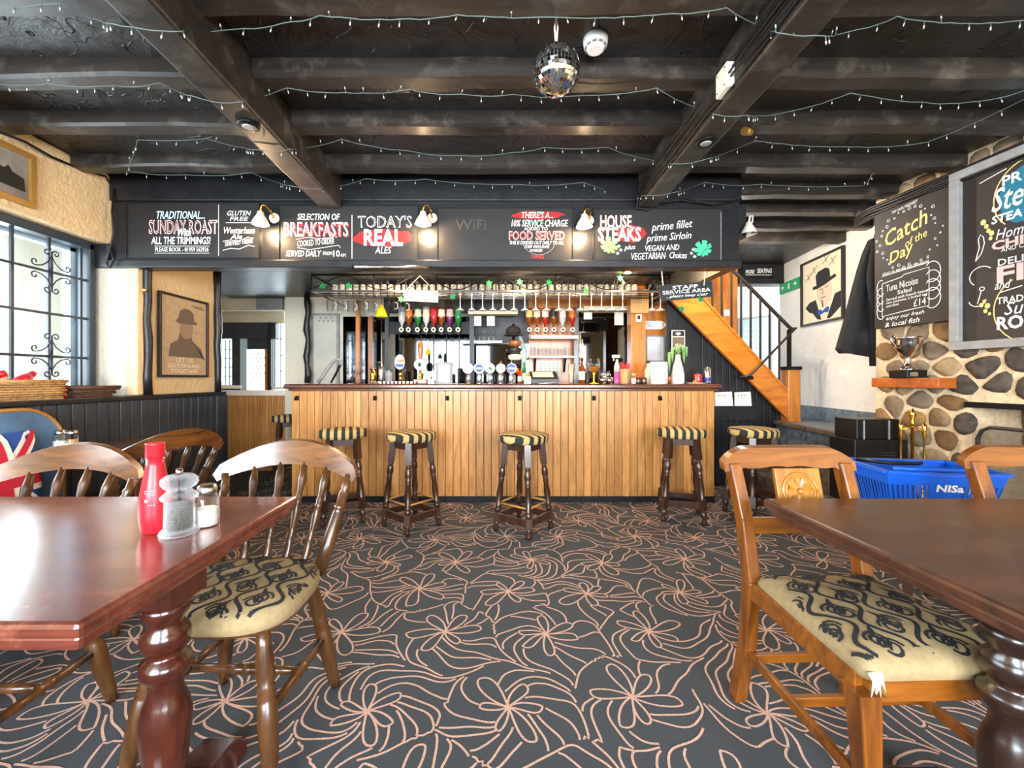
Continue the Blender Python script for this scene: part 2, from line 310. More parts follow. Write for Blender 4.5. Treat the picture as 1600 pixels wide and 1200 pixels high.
# ---- floor with woven flower-line carpet
fl = struct(MB().box(-4.6, -2.6, -.1, 5.6, 8.6, 0).build('floor', 'carpet'))
def carpet_lines():
    """flowers of outlined petals, and evenly spaced wavy stems that swirl out of them and fill the ground between"""
    r = random.Random(5); out = []; H = {}; CS = .03
    def near(x, y, d, skip=None):
        cx, cy = int(x // CS), int(y // CS); k = int(d / CS) + 1
        for i in range(cx - k, cx + k + 1):
            for j in range(cy - k, cy + k + 1):
                for (a, b_, q) in H.get((i, j), ()):
                    if q != skip and (a - x) ** 2 + (b_ - y) ** 2 < d * d: return True
        return False
    def put_(ln, q):
        for a, b_ in ln: H.setdefault((int(a // CS), int(b_ // CS)), []).append((a, b_, q))
    def bez(p0, p1, p2, p3, n=10): return [tuple((1 - t) ** 3 * a + 3 * (1 - t) ** 2 * t * b_ + 3 * (1 - t) * t * t * c + t ** 3 * d for a, b_, c, d in zip(p0, p1, p2, p3)) for t in [i / n for i in range(n + 1)]]
    def P(c, a, d): return (c[0] + d * math.cos(a), c[1] + d * math.sin(a))
    vis = lambda x, y: .78 < y < 5.2 and abs(x) < 1.3 * y + .1 and -2.6 < x < 2.9
    S = .47; fl_ = []; n_id = 0
    for j in range(0, 12):
        for i in range(-9, 10):
            c = ((i + .5 * (j % 2)) * S + r.uniform(-.06, .06), .7 + j * S * .82 + r.uniform(-.05, .05))
            if vis(*c): fl_.append((c[0], c[1], r.uniform(0, 6.28), r.choice((-1, 1))))
    for (cx, cy, rot, sg) in fl_:
        c = (cx, cy)
        for k in range(6):
            a = rot + k * 2 * PI / 6 + r.uniform(-.15, .15); L = r.uniform(.10, .185); wd = r.uniform(.34, .5); bd = sg * r.uniform(.1, .6); tip = P(c, a + bd * .6, L); n_id += 1
            for ln in (bez(c, P(c, a - wd, L * .45), P(c, a - wd * .6 + bd, L), tip), bez(c, P(c, a + wd, L * .45), P(c, a + wd * .6 + bd, L), tip)): out.append(ln); put_(ln, n_id)
    def ang(x, y):
        vx = vy = 0.0
        for (cx, cy, rot, sg) in fl_:
            dx, dy = x - cx, y - cy; d2 = dx * dx + dy * dy
            if d2 > .36: continue
            w_ = math.exp(-d2 / .022); d = math.sqrt(d2) + 1e-6; q = math.atan2(dy, dx) + sg * (.25 + 2.2 * d); vx += w_ * math.cos(q); vy += w_ * math.sin(q)
        q = 1.1 * math.sin(2.3 * x + 1.7 * y) + 1.6 * math.sin(1.9 * y - 3.1 * x + 1) + .7 * math.sin(7 * x + 5 * y); vx += .06 * math.cos(q); vy += .06 * math.sin(q)
        return math.atan2(vy, vx) + .35 * math.sin(31 * x + 9 * y) * math.cos(27 * y - 8 * x)
    for t_ in range(9000):
        y = .8 + 4.3 * r.random() ** 1.25; x = r.uniform(-1.3 * y, 1.3 * y)
        if not vis(x, y) or near(x, y, .031): continue
        n_id += 1; ln = [(x, y)]
        for sgn in (1, -1):
            a, b_ = x, y; half = []
            for k in range(20):
                q = ang(a, b_); a += sgn * .014 * math.cos(q); b_ += sgn * .014 * math.sin(q)
                if not vis(a, b_) or near(a, b_, .014, n_id): half.append((a, b_)); break
                half.append((a, b_))
            ln = ln + half if sgn == 1 else half[::-1] + ln
        if len(ln) > 6: out.append(ln); put_(ln, n_id)
    return out
mb = MB(); fr_ = (V(0, 0, 0), V(1, 0, 0), V(0, 1, 0), V(0, 0, 1))
for ln in carpet_lines(): mb.ribbon(ln, .0078, fr_, R.uniform(.0006, .0018))
stuff(mb.build('carpet_motif', 'carpetline', fl))
# ---- ceiling
ce = struct(MB().box(-4.6, -2.6, ZC, 5.6, 8.6, ZC + .1).build('ceiling', 'ceilingblack'))
for k, y in enumerate([-1.9, -1.45, -1.0, -.55, -.1, .35, .75, 1.15, 1.52, 1.93, 2.31, 2.74, 3.14, 3.5, 3.86, 4.2]):
    a = R.uniform(-.012, .012); mb = MB(); n = 24; x0, x1 = -2.85, 3.75
    for side in (0,):
        vs = []
        for i in range(n + 1):
            x = x0 + (x1 - x0) * i / n; d = R.uniform(-.006, .006); e = R.uniform(-.008, .008)
            vs += [V(x, y - .045 + d + a, ZC + .01), V(x, y - .045 + d + a, ZJ + .012 + e), V(x, y - .03 + d + a, ZJ + e), V(x, y + .05 + a, ZJ + e), V(x, y + .06 + a, ZC + .01)]
        mb.add(vs, [(i * 5 + j, (i + 1) * 5 + j, (i + 1) * 5 + j + 1, i * 5 + j + 1) for i in range(n) for j in range(4)])
    mb.build('joist', 'beam', ce)
for xa, xb, y1 in ((-1.275, -1.12, 2.985), (1.0, 1.14, 2.97)):
    mb = MB(); mb.box(xa, -2.2, ZB, xb, y1, ZC + .005); mb.build('beam', 'beam', ce, bevel=.012)
# ---- left wall: upper plaster over the window bay, grille, dado
wl = root_struct('wall_left', (-2.8, 1, 0))
mb = MB(); mb.box(-3.05, -2.3, 2.115, -2.78, YF + .02, ZC); mb.build('upper_plaster', 'cream', wl, bevel=.02)
mb = MB(); mb.box(-3.05, -2.3, 0, -2.6, 3.03, 1.0); mb.build('lower_wall', 'blackpaint', wl)
mb = MB(); mb.box(-3.05, -2.3, 1.0, -2.78, -.2, 2.12); mb.build('side_plaster', 'cream', wl)
mb = MB(); mb.box(-3.05, 3.005, 1.0, -2.685, 3.06, 2.15); mb.build('pier', 'pierwhite', wl, bevel=.012)
MB().box(-2.685, 3.003, 1.03, -2.6, 3.06, 2.15).build('pier_edge', 'cream', wl, bevel=.008)
MB().box(-3.0, 2.965, 1.945, -2.78, 3.05, 2.114).build('beam_end', 'fascia', wl, bevel=.006)
MB().box(-3.05, 2.965, 1.0, -2.95, 3.06, 2.15).build('jamb', 'pierwhite', wl)
mb = MB(); mb.box(-2.95, 3.06, 0, -2.62, 3.86, 2.2); mb.build('picture_wall', 'cream', wl)
mb = MB(); mb.box(-2.98, -2.3, 1.0, -2.53, 3.03, 1.03); mb.build('sill', 'blackpaint', wl, bevel=.005)
mb = MB(); mb.box(-2.62, 3.03, 1.0, -2.53, 3.88, 1.03); mb.build('sill', 'blackpaint', wl, bevel=.005)
pl = MB().box(-.008, -.0375, .0, .008, .0375, .98).build('dado_plank', 'bluedado', wl, bevel=.006); first = True
y = -.4
while y < 3.86:
    q = pl if first else pl.copy()
    if not first: C.objects.link(q); q.parent = wl
    first = False; q.location = V(-2.548 + R.uniform(-.002, .002), y + .04, .02)
    y += .08
for (ya, xw) in ((3.075, -2.595), (3.86, -2.6)):                     # dark rough posts on the picture wall
    pts = [V(xw + R.uniform(-.006, .006), ya + R.uniform(-.008, .008), z) for z in [1.03 + i * .14 for i in range(9)]]
    MB().tube(pts, [R.uniform(.026, .034) for _ in pts], 8).build('timber_post', 'blackpaint', wl)
# left window: iron grille inside a pale casement
wn = root_struct('window_1', (-2.95, 1.5, 1.03))
mb = MB()
for y in (2.93, 2.44, 1.95, 1.46, .97, .48, -.01): mb.box(-3.03, y - .03, 1.03, -2.98, y + .03, 2.1)
mb.box(-3.03, -.2, 1.03, -2.98, 2.96, 1.1); mb.box(-3.03, -.2, 2.04, -2.98, 2.96, 2.1); mb.build('casement', 'outerframe', wn)
MB().box(-3.012, -.2, 1.05, -3.008, 2.95, 2.08).build('pane', 'glass', wn)
mb = MB(); mb.box(-2.97, -.2, 2.06, -2.87, 2.96, 2.115); mb.box(-2.97, 2.925, 1.03, -2.87, 2.965, 2.1); mb.build('head_frame', 'winframe', wn, bevel=.004)
GY = [2.895 - .2055 * i for i in range(15)]
mb = MB()
for y in GY: mb.box(-2.912, y - .008, 1.03, -2.898, y + .008, 2.08)
for z in (1.293, 1.57, 1.84): mb.box(-2.905, -.2, z - .008, -2.893, 2.94, z + .008)
mb.build('grille_bar', 'winframe', wn)
def scroll(cy, cz, mbx):
    X = -2.886
    for sy in (-1, 1):
        for sz in (-1, 1):
            # branch that leaves the crossing and curls twice
            def sp(c0, c1, r, a0, a1, n=18): return [(c0 + r * (1 - .75 * i / n) * math.cos(a0 + (a1 - a0) * i / n), c1 + r * (1 - .75 * i / n) * math.sin(a0 + (a1 - a0) * i / n)) for i in range(n + 1)]
            for sw in (0, 1):
                pts = [(.012, .0), (.02, .045), (.035, .08)] if not sw else []
                if not sw: curve = [(.004, .0), (.006, .05), (.004, .10)] + sp(.026, .118, .024, PI + .4, -PI * 1.15)
                else: curve = [(.0, .10), (.025, .055), (.055, .03), (.085, .022)] + sp(.098, .043, .022, -PI / 2, PI * 1.35)
                mbx.tube([V(X, cy + sy * a, cz + sz * b_) for a, b_ in curve], .0045, 5)
mb = MB()
for y in (GY[1], GY[3], GY[5], GY[7]):
    for z in (1.30, 1.84): scroll(y, z, mb)
mb.build('grille_scroll', 'winframe', wn)
# ---- canopy over the bar
cn = root_struct('trim_1', (-.5, YF, 1.95))
MB().box(-2.9, YF, 1.95, 1.74, YF + .09, 2.46).build('fascia_panel', 'fascia', cn)
MB().box(-3.0, YF - .03, 1.945, 1.745, YF + .09, 2.0).build('lower_rail', 'fascia', cn, bevel=.006)
MB().box(-2.8, YF - .025, 2.425, 1.745, YF + .09, ZC).build('upper_rail', 'fascia', cn, bevel=.006)
MB().box(1.66, YF + .09, 1.95, 1.74, 5.05, 2.5).build('return_panel', 'blackpaint', cn)
for k in range(26):
    y0 = YF + .09 + k * .08
    MB().box(-3.3, y0 + .003, 2.15, 1.66, y0 + .077, 2.165).build('soffit_board', 'fascia', cn)
MB().box(-3.3, YF + .09, 2.166, 1.66, 5.2, 2.2).build('soffit_backing', 'blackpaint', cn)
# ---- back wall of the bar, side room, landing
wb = root_struct('wall_back', (0, 5.1, 0))
MB().box(-2.61, 5.1, 0, 1.72, 5.2, 2.2).build('plaster', 'backcream', wb)
MB().box(1.72, 5.1, 0, 2.6, 5.2, ZC).build('stair_back', 'backcream', wb)
pts = [V(-2.28 + .012 * math.sin(i * 1.7), 4.98, 1.1 + i * .105) for i in range(11)]
MB().tube(pts, [.036 + .008 * math.sin(i * 2.3) for i in range(11)], 9).build('timber_post', 'blackpaint', wb)
sr = root_struct('wall_side_room', (-3.3, 6, 0))
MB().box(-4.6, 5.2, 0, -2.62, 5.26, .98).build('half_wall', 'tanplank', sr)
MB().box(-4.6, 5.17, .94, -2.62, 5.28, 1.005).build('half_wall_cap', 'paper', sr, bevel=.004)
k = 0; xx = -3.5
while xx < -2.63:
    MB().box(xx, 5.188, .05, xx + .032, 5.2, .94).build('tongue_board', 'tanplank', sr); xx += .0355
YQ = 6.6; fq = pxframe(YQ)
def qbox(name, mat, par, x0, y0, x1, y1, d=.06, Y=YQ): return MB().prism([(x0, y0), (x1, y0), (x1, y1), (x0, y1)], pxframe(Y), d).build(name, mat, par)
qbox('far_beam', 'bluedado', sr, 325, 505, 436, 530, .1); qbox('far_transom', 'bluedado', sr, 388, 530, 426, 546); qbox('far_pier', 'bluedado', sr, 366, 530, 380, 700); qbox('door_frame', 'outerframe', sr, 380, 527, 390, 700, .08); qbox('door_edge', 'orangewood', sr, 417, 546, 424, 700); qbox('far_jamb', 'blackpaint', sr, 424, 505, 430, 700, .12); qbox('far_pier', 'bluedado', sr, 325, 530, 346, 700)
qbox('low_wall', 'bluedado', sr, 325, 605, 366, 720); qbox('sill', 'white', sr, 325, 602, 384, 607, .14); qbox('far_head', 'backcream', sr, 320, 440, 446, 506, .05)
MB().box(-4.72, 3.9, 0, -4.6, 6.6, ZC).build('far_side', 'backcream', sr)
MB().box(-4.6, 3.84, 0, -2.9, 3.9, ZC).build('return_wall', 'backcream', sr)
MB().box(-4.6, 5.0, 2.3, -2.62, 6.6, 2.34).build('pale_ceiling', 'paper', sr)
for k in range(4): MB().tube([V(-4.6, 5.1 + k * .38, 2.27), V(-2.7, 5.35 + k * .38, 2.27)], .028, 8).build('ceiling_pipe', 'whitewash', sr)
MB().box(-4.6, 5.3, 2.02, -2.62, 5.36, 2.34).build('painted_header', 'backcream', sr); MB().box(-3.05, 5.25, 2.02, -2.72, 5.3, 2.2).build('grey_shutter', 'greyframe', sr)
MB().box(-2.66, 5.2, 0, -2.6, 8.3, ZC).build('party_wall', 'backcream', sr)
wn2 = root_struct('window_2', (-4.2, YQ, 1)); qbox('pane', 'glass', wn2, 346, 530, 366, 603, .004)
wd_ = root_struct('door_1', (-3.8, YQ, 0)); qbox('pane', 'glass', wd_, 390, 546, 417, 700, .004)
wn3 = root_struct('window_3', (-3.4, YQ, 1)); qbox('pane', 'glass', wn3, 430, 478, 458, 606, .004); qbox('sill', 'white', wn3, 428, 604, 458, 608, .1)
def lattice(par, x0, y0, x1, y1, diag, n):
    mb = MB(); fr_ = pxframe(YQ - .03)
    if diag:
        for k in range(n):
            c = x0 + (x1 - x0) * (k + .5) / n; w_ = (x1 - x0) / n / 2; m = int((y1 - y0) / 12)
            for j in range(m): yy = y0 + j * 12; mb.ribbon([(c, yy), (c - w_, yy + 6), (c, yy + 12)], .9, fr_, 0); mb.ribbon([(c, yy), (c + w_, yy + 6), (c, yy + 12)], .9, fr_, 0)
    else:
        for k in range(n + 1): x = x0 + (x1 - x0) * k / n; mb.prism([(x - .6, y0), (x + .6, y0), (x + .6, y1), (x - .6, y1)], fr_, .012)
        for k in range(6): y = y0 + (y1 - y0) * k / 5; mb.prism([(x0, y - .6), (x1, y - .6), (x1, y + .6), (x0, y + .6)], fr_, .012)
    stuff(mb.build('lattice', 'winframe', par))
lattice(wn2, 346, 532, 366, 602, False, 3); lattice(wd_, 390, 547, 417, 606, True, 4); lattice(wn3, 430, 480, 458, 605, False, 3)
# ---- right: stone chimney wall
def wx(y): return 3.0 + .09 * (3.3 - y)
WU = V(wx(2.3) - wx(3.3), -1.0, 0).normalized()             # along the wall, towards the camera (right in the photo)
WN = V(-WU.y, WU.x, 0)
if WN.x > 0: WN = -WN
def wfr(y, z, out=0.0): return (V(wx(y), y, z) + WN * out, WU, V(0, 0, -1), WN)
wr = root_struct('wall_right', (3.1, 2.4, 0))
def wslab(y0, y1, z0, z1, mat, name, th=.2, out=0):
    a = V(wx(y0), y0, 0) + WN * out; b_ = V(wx(y1), y1, 0) + WN * out
    MB().prism([(0, z0), ((b_ - a).length, z0), ((b_ - a).length, z1), (0, z1)], (a, (b_ - a).normalized(), V(0, 0, 1), -WN), th).build(name, mat, wr)
wslab(3.3, 2.68, 0, ZC, 'mortar', 'mortar_bed', .6); wslab(2.68, 1.7, .99, ZC, 'mortar', 'mortar_bed', .6); wslab(1.7, -2.3, 0, ZC, 'mortar', 'mortar_bed', .6)
def clip(poly, a, b_, c):
    out = []
    for i in range(len(poly)):
        p, q = poly[i], poly[(i + 1) % len(poly)]; dp = a * p[0] + b_ * p[1] - c; dq = a * q[0] + b_ * q[1] - c
        if dp <= 0: out.append(p)
        if dp * dq < 0: t = dp / (dp - dq); out.append((p[0] + t * (q[0] - p[0]), p[1] + t * (q[1] - p[1])))
    return out
def stones(fr, W, H, nx, nz, par, mat, rnd, gap=.012, skip=None, depth=.03):
    seeds = [((i + .5 + (j % 2) * .5 + rnd.uniform(-.3, .3)) * W / nx, (j + .5 + rnd.uniform(-.28, .28)) * H / nz) for j in range(nz) for i in range(-1, nx + 1)]
    o, u, v, n = fr
    for (sx, sz) in seeds:
        if not (0 < sx < W and 0 < sz < H): continue
        poly = [(0, 0), (W, 0), (W, H), (0, H)]
        for (tx, tz) in seeds:
            if (tx, tz) == (sx, sz) or abs(tx - sx) > .6 or abs(tz - sz) > .6: continue
            dx, dz = tx - sx, tz - sz; L = math.hypot(dx, dz); dx /= L; dz /= L
            poly = clip(poly, dx, dz, dx * (sx + tx) / 2 + dz * (sz + tz) / 2 - gap)
            if len(poly) < 3: break
        if len(poly) < 3: continue
        cx = sum(p[0] for p in poly) / len(poly); cz = sum(p[1] for p in poly) / len(poly)
        if skip and skip(cx, cz): continue
        ch = []
        for i in range(len(poly)):
            p, q = poly[i], poly[(i + 1) % len(poly)]
            ch += [(p[0] * .78 + q[0] * .22, p[1] * .78 + q[1] * .22), (p[0] * .22 + q[0] * .78, p[1] * .22 + q[1] * .78)]
        m = len(ch); d = depth * rnd.uniform(.6, 1.3); W3 = lambda p, k, h: o + u * (cx + (p[0] - cx) * k) + v * (cz + (p[1] - cz) * k) + n * h
        vs = [W3(p, 1, -.004) for p in ch] + [W3(p, .93, d * .7) for p in ch] + [W3(p, .6, d * rnd.uniform(.85, 1.2)) for p in ch] + [W3((cx, cz), 1, d * 1.1)]
        fs = [(a * m + i, a * m + (i + 1) % m, (a + 1) * m + (i + 1) % m, (a + 1) * m + i) for a in (0, 1) for i in range(m)] + [(2 * m + i, 2 * m + (i + 1) % m, 3 * m) for i in range(m)]
        MB().add(vs, fs, True).build('stone', mat(cx, cz) if callable(mat) else mat, par)
rs = random.Random(12)
a = V(wx(3.3), 3.3, 0); stones((a, WU, V(0, 0, 1), WN), 1.65, 2.6, 10, 20, wr, lambda x, z: 'sootstone' if x > .54 and .55 < z + x * .2 < 1.5 else 'stone', rs, .011, depth=.02, skip=lambda x, z: x > .62 and z < .99)
MB().box(0, 0, 0, .001, .001, .001)
# end face of the chimney breast towards the landing is plain mortar; fireplace recess behind the lintel
fo = wfr(2.68, 0)
wslab(2.7, 1.68, .965, 1.0, 'iron', 'lintel', .2, .03)
a = V(wx(2.68), 2.68, 0) - WN * .42
MB().prism([(0, 0), (1.0, 0), (1.0, 1.0), (0, 1.0)], (a, WU, V(0, 0, 1), WN), .02).build('firebox_back', 'mortar', wr)
stones((a + WN * .02, WU, V(0, 0, 1), WN), 1.0, .99, 5, 5, wr, 'stone', rs, .008, depth=.05)
MB().prism([(0, 0), (1.6, 0), (1.6, .25), (0, .25)], (V(wx(3.3), 3.3, 0), WU, V(0, 0, 1), WN), .42).build('hearth', 'stonestep', wr, bevel=.015)
# ---- white wall of the landing, platform and stone steps
ww = root_struct('wall_landing', (3.55, 4.5, .7))
A_, B_ = V(3.40, 3.55, 0), V(3.66, 5.4, 0); du = (B_ - A_).normalized(); dn = V(-du.y, du.x, 0)
if dn.x > 0: dn = -dn
LW = (B_ - A_).length
MB().prism([(0, .7), (LW, .7), (LW, ZC), (0, ZC)], (A_, du, V(0, 0, 1), -dn), .1).build('plaster', 'whiteplaster', ww)
MB().prism([(0, .7), (LW, .7), (LW, .84), (0, .84)], (A_, du, V(0, 0, 1), dn), .02).build('skirting', 'slate', ww)
MB().box(2.4, 6.6, .0, 5.4, 6.7, ZC).build('far_wall', 'whiteplaster', ww)
MB().box(3.06, 3.31, 0, 3.45, 3.36, ZC).build('chimney_side', 'whiteplaster', ww)
MB().prism([(2.8, 3.3), (3.5, 3.3), (3.8, 6.6), (2.7, 6.6), (2.98, 4.45)], (V(0, 0, 0), V(1, 0, 0), V(0, 1, 0), V(0, 0, 1)), .7).build('platform', 'slate', ww)
for k, z in ((1, .47), (2, .24)):
    d = .2 * k
    MB().prism([(2.8 - d, 3.3 - .05 * k), (2.82, 3.3 - .05 * k), (3.0, 4.45), (2.98 - d, 4.45)], (V(0, 0, 0), V(1, 0, 0), V(0, 1, 0), V(0, 0, 1)), z).build('stone_step', 'stonestep', ww, bevel=.02)
MB().bar((2.78, 3.28, .685), (2.97, 4.45, .685), .06, .04).build('step_nosing', 'stonestep', ww, bevel=.008)
# ---- rear and far sides of the room, behind the camera
rb = root_struct('wall_rear', (0, -2.3, 0))
MB().box(-4.6, -2.4, 0, 5.6, -2.3, .8).build('lower_wall', 'cream', rb); MB().box(-4.6, -2.4, 2.3, 5.6, -2.3, ZC).build('upper_wall', 'cream', rb)
for xa, xb in ((-4.6, -2.45), (-.25, .45), (2.65, 5.6)): MB().box(xa, -2.4, .8, xb, -2.3, 2.3).build('pier', 'cream', rb)
for i, x in enumerate((-1.35, 1.55)):
    wq = root_struct('window_%d' % (4 + i), (x, -2.35, .8)); mb = MB()
    for j in range(5): mb.box(x - 1.1 + j * .55 - .02, -2.38, .8, x - 1.1 + j * .55 + .02, -2.34, 2.3)
    for z in (.82, 1.55, 2.28): mb.box(x - 1.1, -2.38, z - .02, x + 1.1, -2.34, z + .02)
    mb.build('casement', 'winframe', wq)

# ================================================================== BAR
YB = 3.87; BX0, BX1 = -1.92, 2.015
bar = thing('bar_counter', 'long timber bar counter faced with upright honey coloured boards and dark top', 'bar counter', (0, 4.1, 0))
MB().box(BX0 + .01, YB + .02, .0, BX1 - .01, YB + .1, 1.05).build('carcass', 'stoolwood', bar)
MB().box(BX0 + .01, YB + .1, .0, BX0 + .05, 4.42, 1.05).build('side_panel', 'tanplank', bar); MB().box(BX1 - .05, YB + .1, .0, BX1 - .01, 4.42, 1.05).build('side_panel', 'tanplank', bar)
npk = 55; pw = (BX1 - BX0) / npk
plk = MB().box(-pw / 2 + .0018, -.011, 0, pw / 2 - .0018, .011, 1.0).build('plank', 'barplank', bar, bevel=.004)
for k in range(npk):
    q = plk if k == 0 else plk.copy()
    if k: C.objects.link(q); q.parent = bar
    q.location = V(BX0 + (k + .5) * pw, YB + .011 + R.uniform(-.0015, .0015), .055)
MB().box(BX0, YB - .003, 0, BX1, YB + .03, .055).build('kickboard', 'blackpaint', bar)
MB().box(BX0 - .05, YB - .06, 1.058, BX1 + .04, 4.46, 1.1).build('bar_top', 'countertop', bar, bevel=.012)
MB().box(BX0 - .02, YB - .025, 1.035, BX1 + .02, YB + .03, 1.058).build('moulding', 'countertop', bar, bevel=.006)
for k, x in enumerate((464, 586, 699, 812, 928, 1031)):
    p = px(x, 622, YB - .004); h = thing('coat_hook', ['black iron bag hook on the leftmost end of the bar front', 'black iron bag hook on the bar front above the leftmost full stool', 'black iron bag hook on the bar front right of the second stool', 'black iron bag hook on the bar front above the centre stool', 'black iron bag hook on the bare middle right boards of the bar', 'black iron bag hook on the bar front above the right end stool'][k], 'hook', (p.x, YB, p.z - .03), 'bag hooks along the bar front')
    MB().box(p.x - .018, YB - .008, p.z - .022, p.x + .018, YB, p.z + .022).build('plate', 'iron', h, bevel=.003)
    MB().tube([V(p.x, YB - .006, p.z + .004), V(p.x, YB - .03, p.z), V(p.x, YB - .045, p.z - .016), V(p.x, YB - .05, p.z + .006)], .006, 7).build('prong', 'iron', h)
    MB().ball((p.x, YB - .012, p.z + .012), .007).build('screw', 'iron', h)

# ================================================================== STOOLS
def make_stool(box):
    t = thing('bar_stool', 'x', 'stool', (0, 0, 0), 'bar stools with striped seats')
    H = .74; a, b_ = .098, .152
    MB().lathe((0, 0, 0), [(.15, H - .075), (.183, H - .068), (.19, H - .045), (.19, H - .025), (.18, H - .008), (.14, H), (.001, H + .004)], 28).build('seat', 'stripe', t)
    MB().lathe((0, 0, 0), [(.191, H - .022), (.194, H - .018), (.191, H - .014)], 28, cap=False).build('piping', 'stripe', t)
    ap = MB()
    for i in range(4):
        c, s_ = [(1, 0), (0, 1), (-1, 0), (0, -1)][i]; ap.obox((c * .098, s_ * .098, H - .1), V(c, s_, 0) * .009, V(-s_, c, 0) * .1, V(0, 0, .026))
    ap.build('apron', 'stoolwood', t)
    for sx in (-1, 1):
        for sy in (-1, 1):
            top = V(sx * a, sy * a, H - .076); bot = V(sx * b_, sy * b_, 0); mb = MB(); L = lambda q: top.lerp(bot, q)
            mb.bar(L(0), L(.24), .046, .046, (sx, sy, 0))
            pr = [(.24, .017), (.255, .023), (.27, .016), (.30, .023), (.36, .026), (.40, .018), (.415, .024), (.43, .017), (.445, .024), (.46, .018), (.58, .026), (.70, .018)] + ([(.715, .024), (.73, .018), (.745, .024), (.78, .022)] if box else [(.72, .024)])
            mb.turn(top, bot, pr, 10); mb.bar(L(.78 if box else .70), L(.89 if box else .83), .044, .044, (sx, sy, 0))
            mb.turn(top, bot, [(.88 if box else .82, .018), (.91, .024), (.93, .015), (.96, .023), (1, .017)], 10); mb.build('leg', 'stoolwood', t)
    def corner(q, sx, sy): return V(sx * a, sy * a, H - .076).lerp(V(sx * b_, sy * b_, 0), q)
    cs = [(-1, -1), (1, -1), (1, 1), (-1, 1)]
    for i in range(4):
        p0, p1 = cs[i], cs[(i + 1) % 4]
        if box:
            MB().bar(corner(.835, *p0), corner(.835, *p1), .02, .05).build('stretcher', 'stoolwood', t); MB().tube([corner(.68, *p0), corner(.68, *p1)], .008, 8).build('foot_rod', 'rail', t)
        else:
            q = .74 if i % 2 else .78
            MB().bar(corner(q, *p0), corner(q, *p1), .02, .045).build('stretcher', 'stoolwood', t)
    return t
stA = make_stool(True); stB = make_stool(False)
for k, (proto, x, y, rz, lab) in enumerate((
        (stA, -.675, 3.25, PI / 4 + .06, 'striped round bar stool, second from the left along the bar front'),
        (stA, .195, 3.17, PI / 4 + .12, 'striped round bar stool standing alone at the middle of the bar'),
        (stB, -1.27, 3.42, .35, 'striped round bar stool half hidden behind the spindle chair at the bar\'s left end'),
        (stB, 1.52, 3.45, -.3, 'striped round bar stool in front of the bar\'s right end boards'),
        (stB, 2.15, 3.5, .2, 'striped round bar stool beyond the bar end, before the dark stair panelling'),
        (stB, -2.36, 4.72, .5, 'small distant striped bar stool round the left corner of the bar'))):
    o = proto if k in (0, 2) else copy_tree(proto); put(o, (x, y, 0), rz, lab)

# ================================================================== TABLES AND CHAIRS
def table(name, label, x0, x1, y0, y1, lx, ly, wm, lm, fy):
    t = thing(name, label, 'table', ((x0 + x1) / 2, (y0 + y1) / 2, 0))
    MB().box(x0, y0, .722, x1, y1, .75).build('table_top', wm, t, bevel=.009)
    MB().box(x0 + .014, y0 + .014, .695, x1 - .014, y1 - .014, .722).build('edge_moulding', wm, t, bevel=.008)
    for X, Yl in lx:
        mb = MB(); mb.box(X - .06, Yl - .06, .60, X + .06, Yl + .06, .695)
        prof = [(.045, .60), (.072, .59), (.078, .57), (.06, .55), (.056, .54), (.075, .525), (.082, .505), (.075, .485), (.055, .475), (.06, .46), (.082, .45), (.085, .43), (.07, .412), (.055, .40), (.058, .37), (.07, .35), (.083, .32), (.085, .29), (.075, .22), (.06, .15), (.056, .13), (.07, .115), (.075, .1)]
        mb.lathe((X, Yl, 0), [(r * .66, z) for r, z in prof][::-1], 24); mb.build('leg', lm, t)
        MB().prism([(Yl - fy, 0), (Yl + fy, 0), (Yl + fy, .045), (Yl + fy - .05, .085), (Yl + .08, .105), (Yl - .08, .105), (Yl - fy + .05, .085), (Yl - fy, .045)], (V(X - .04, 0, 0), V(0, 1, 0), V(0, 0, 1), V(1, 0, 0)), .1).build('foot', lm, t, bevel=.006)
    (xa, ya), (xb, yb) = lx; MB().box(min(xa, xb) + .02, ya - .02, .64, max(xa, xb) - .02, ya + .02, .695).build('underframe', lm, t)
    return t
table('dining_table', 'reddish mahogany pub table at the left holding a sauce bottle and shakers', -1.98, -.68, .675, 1.414, [(-.83, 1.04), (-1.83, 1.04)], None, 'tablewood', 'tableleg', .24)
table('dining_table', 'worn dark brown pub table at the right beside the carved chair', .885, 2.3, .5, 1.392, [(1.15, .93), (2.1, .93)], None, 'tablewood_dark', 'tableleg_dark', .26)
t = thing('dining_table', 'dark pub table by the window with two small shakers on it', 'table', (-2.28, 2.55, 0))
MB().box(-2.475, 2.23, .72, -2.02, 2.87, .75).build('table_top', 'tablewood_dark', t, bevel=.008)
MB().lathe((-2.1, 2.62, 0), [(.13, 0), (.13, .03), (.07, .06), (.04, .1), (.045, .3), (.035, .5), (.05, .66), (.12, .72)], 16).build('pedestal', 'tableleg_dark', t)
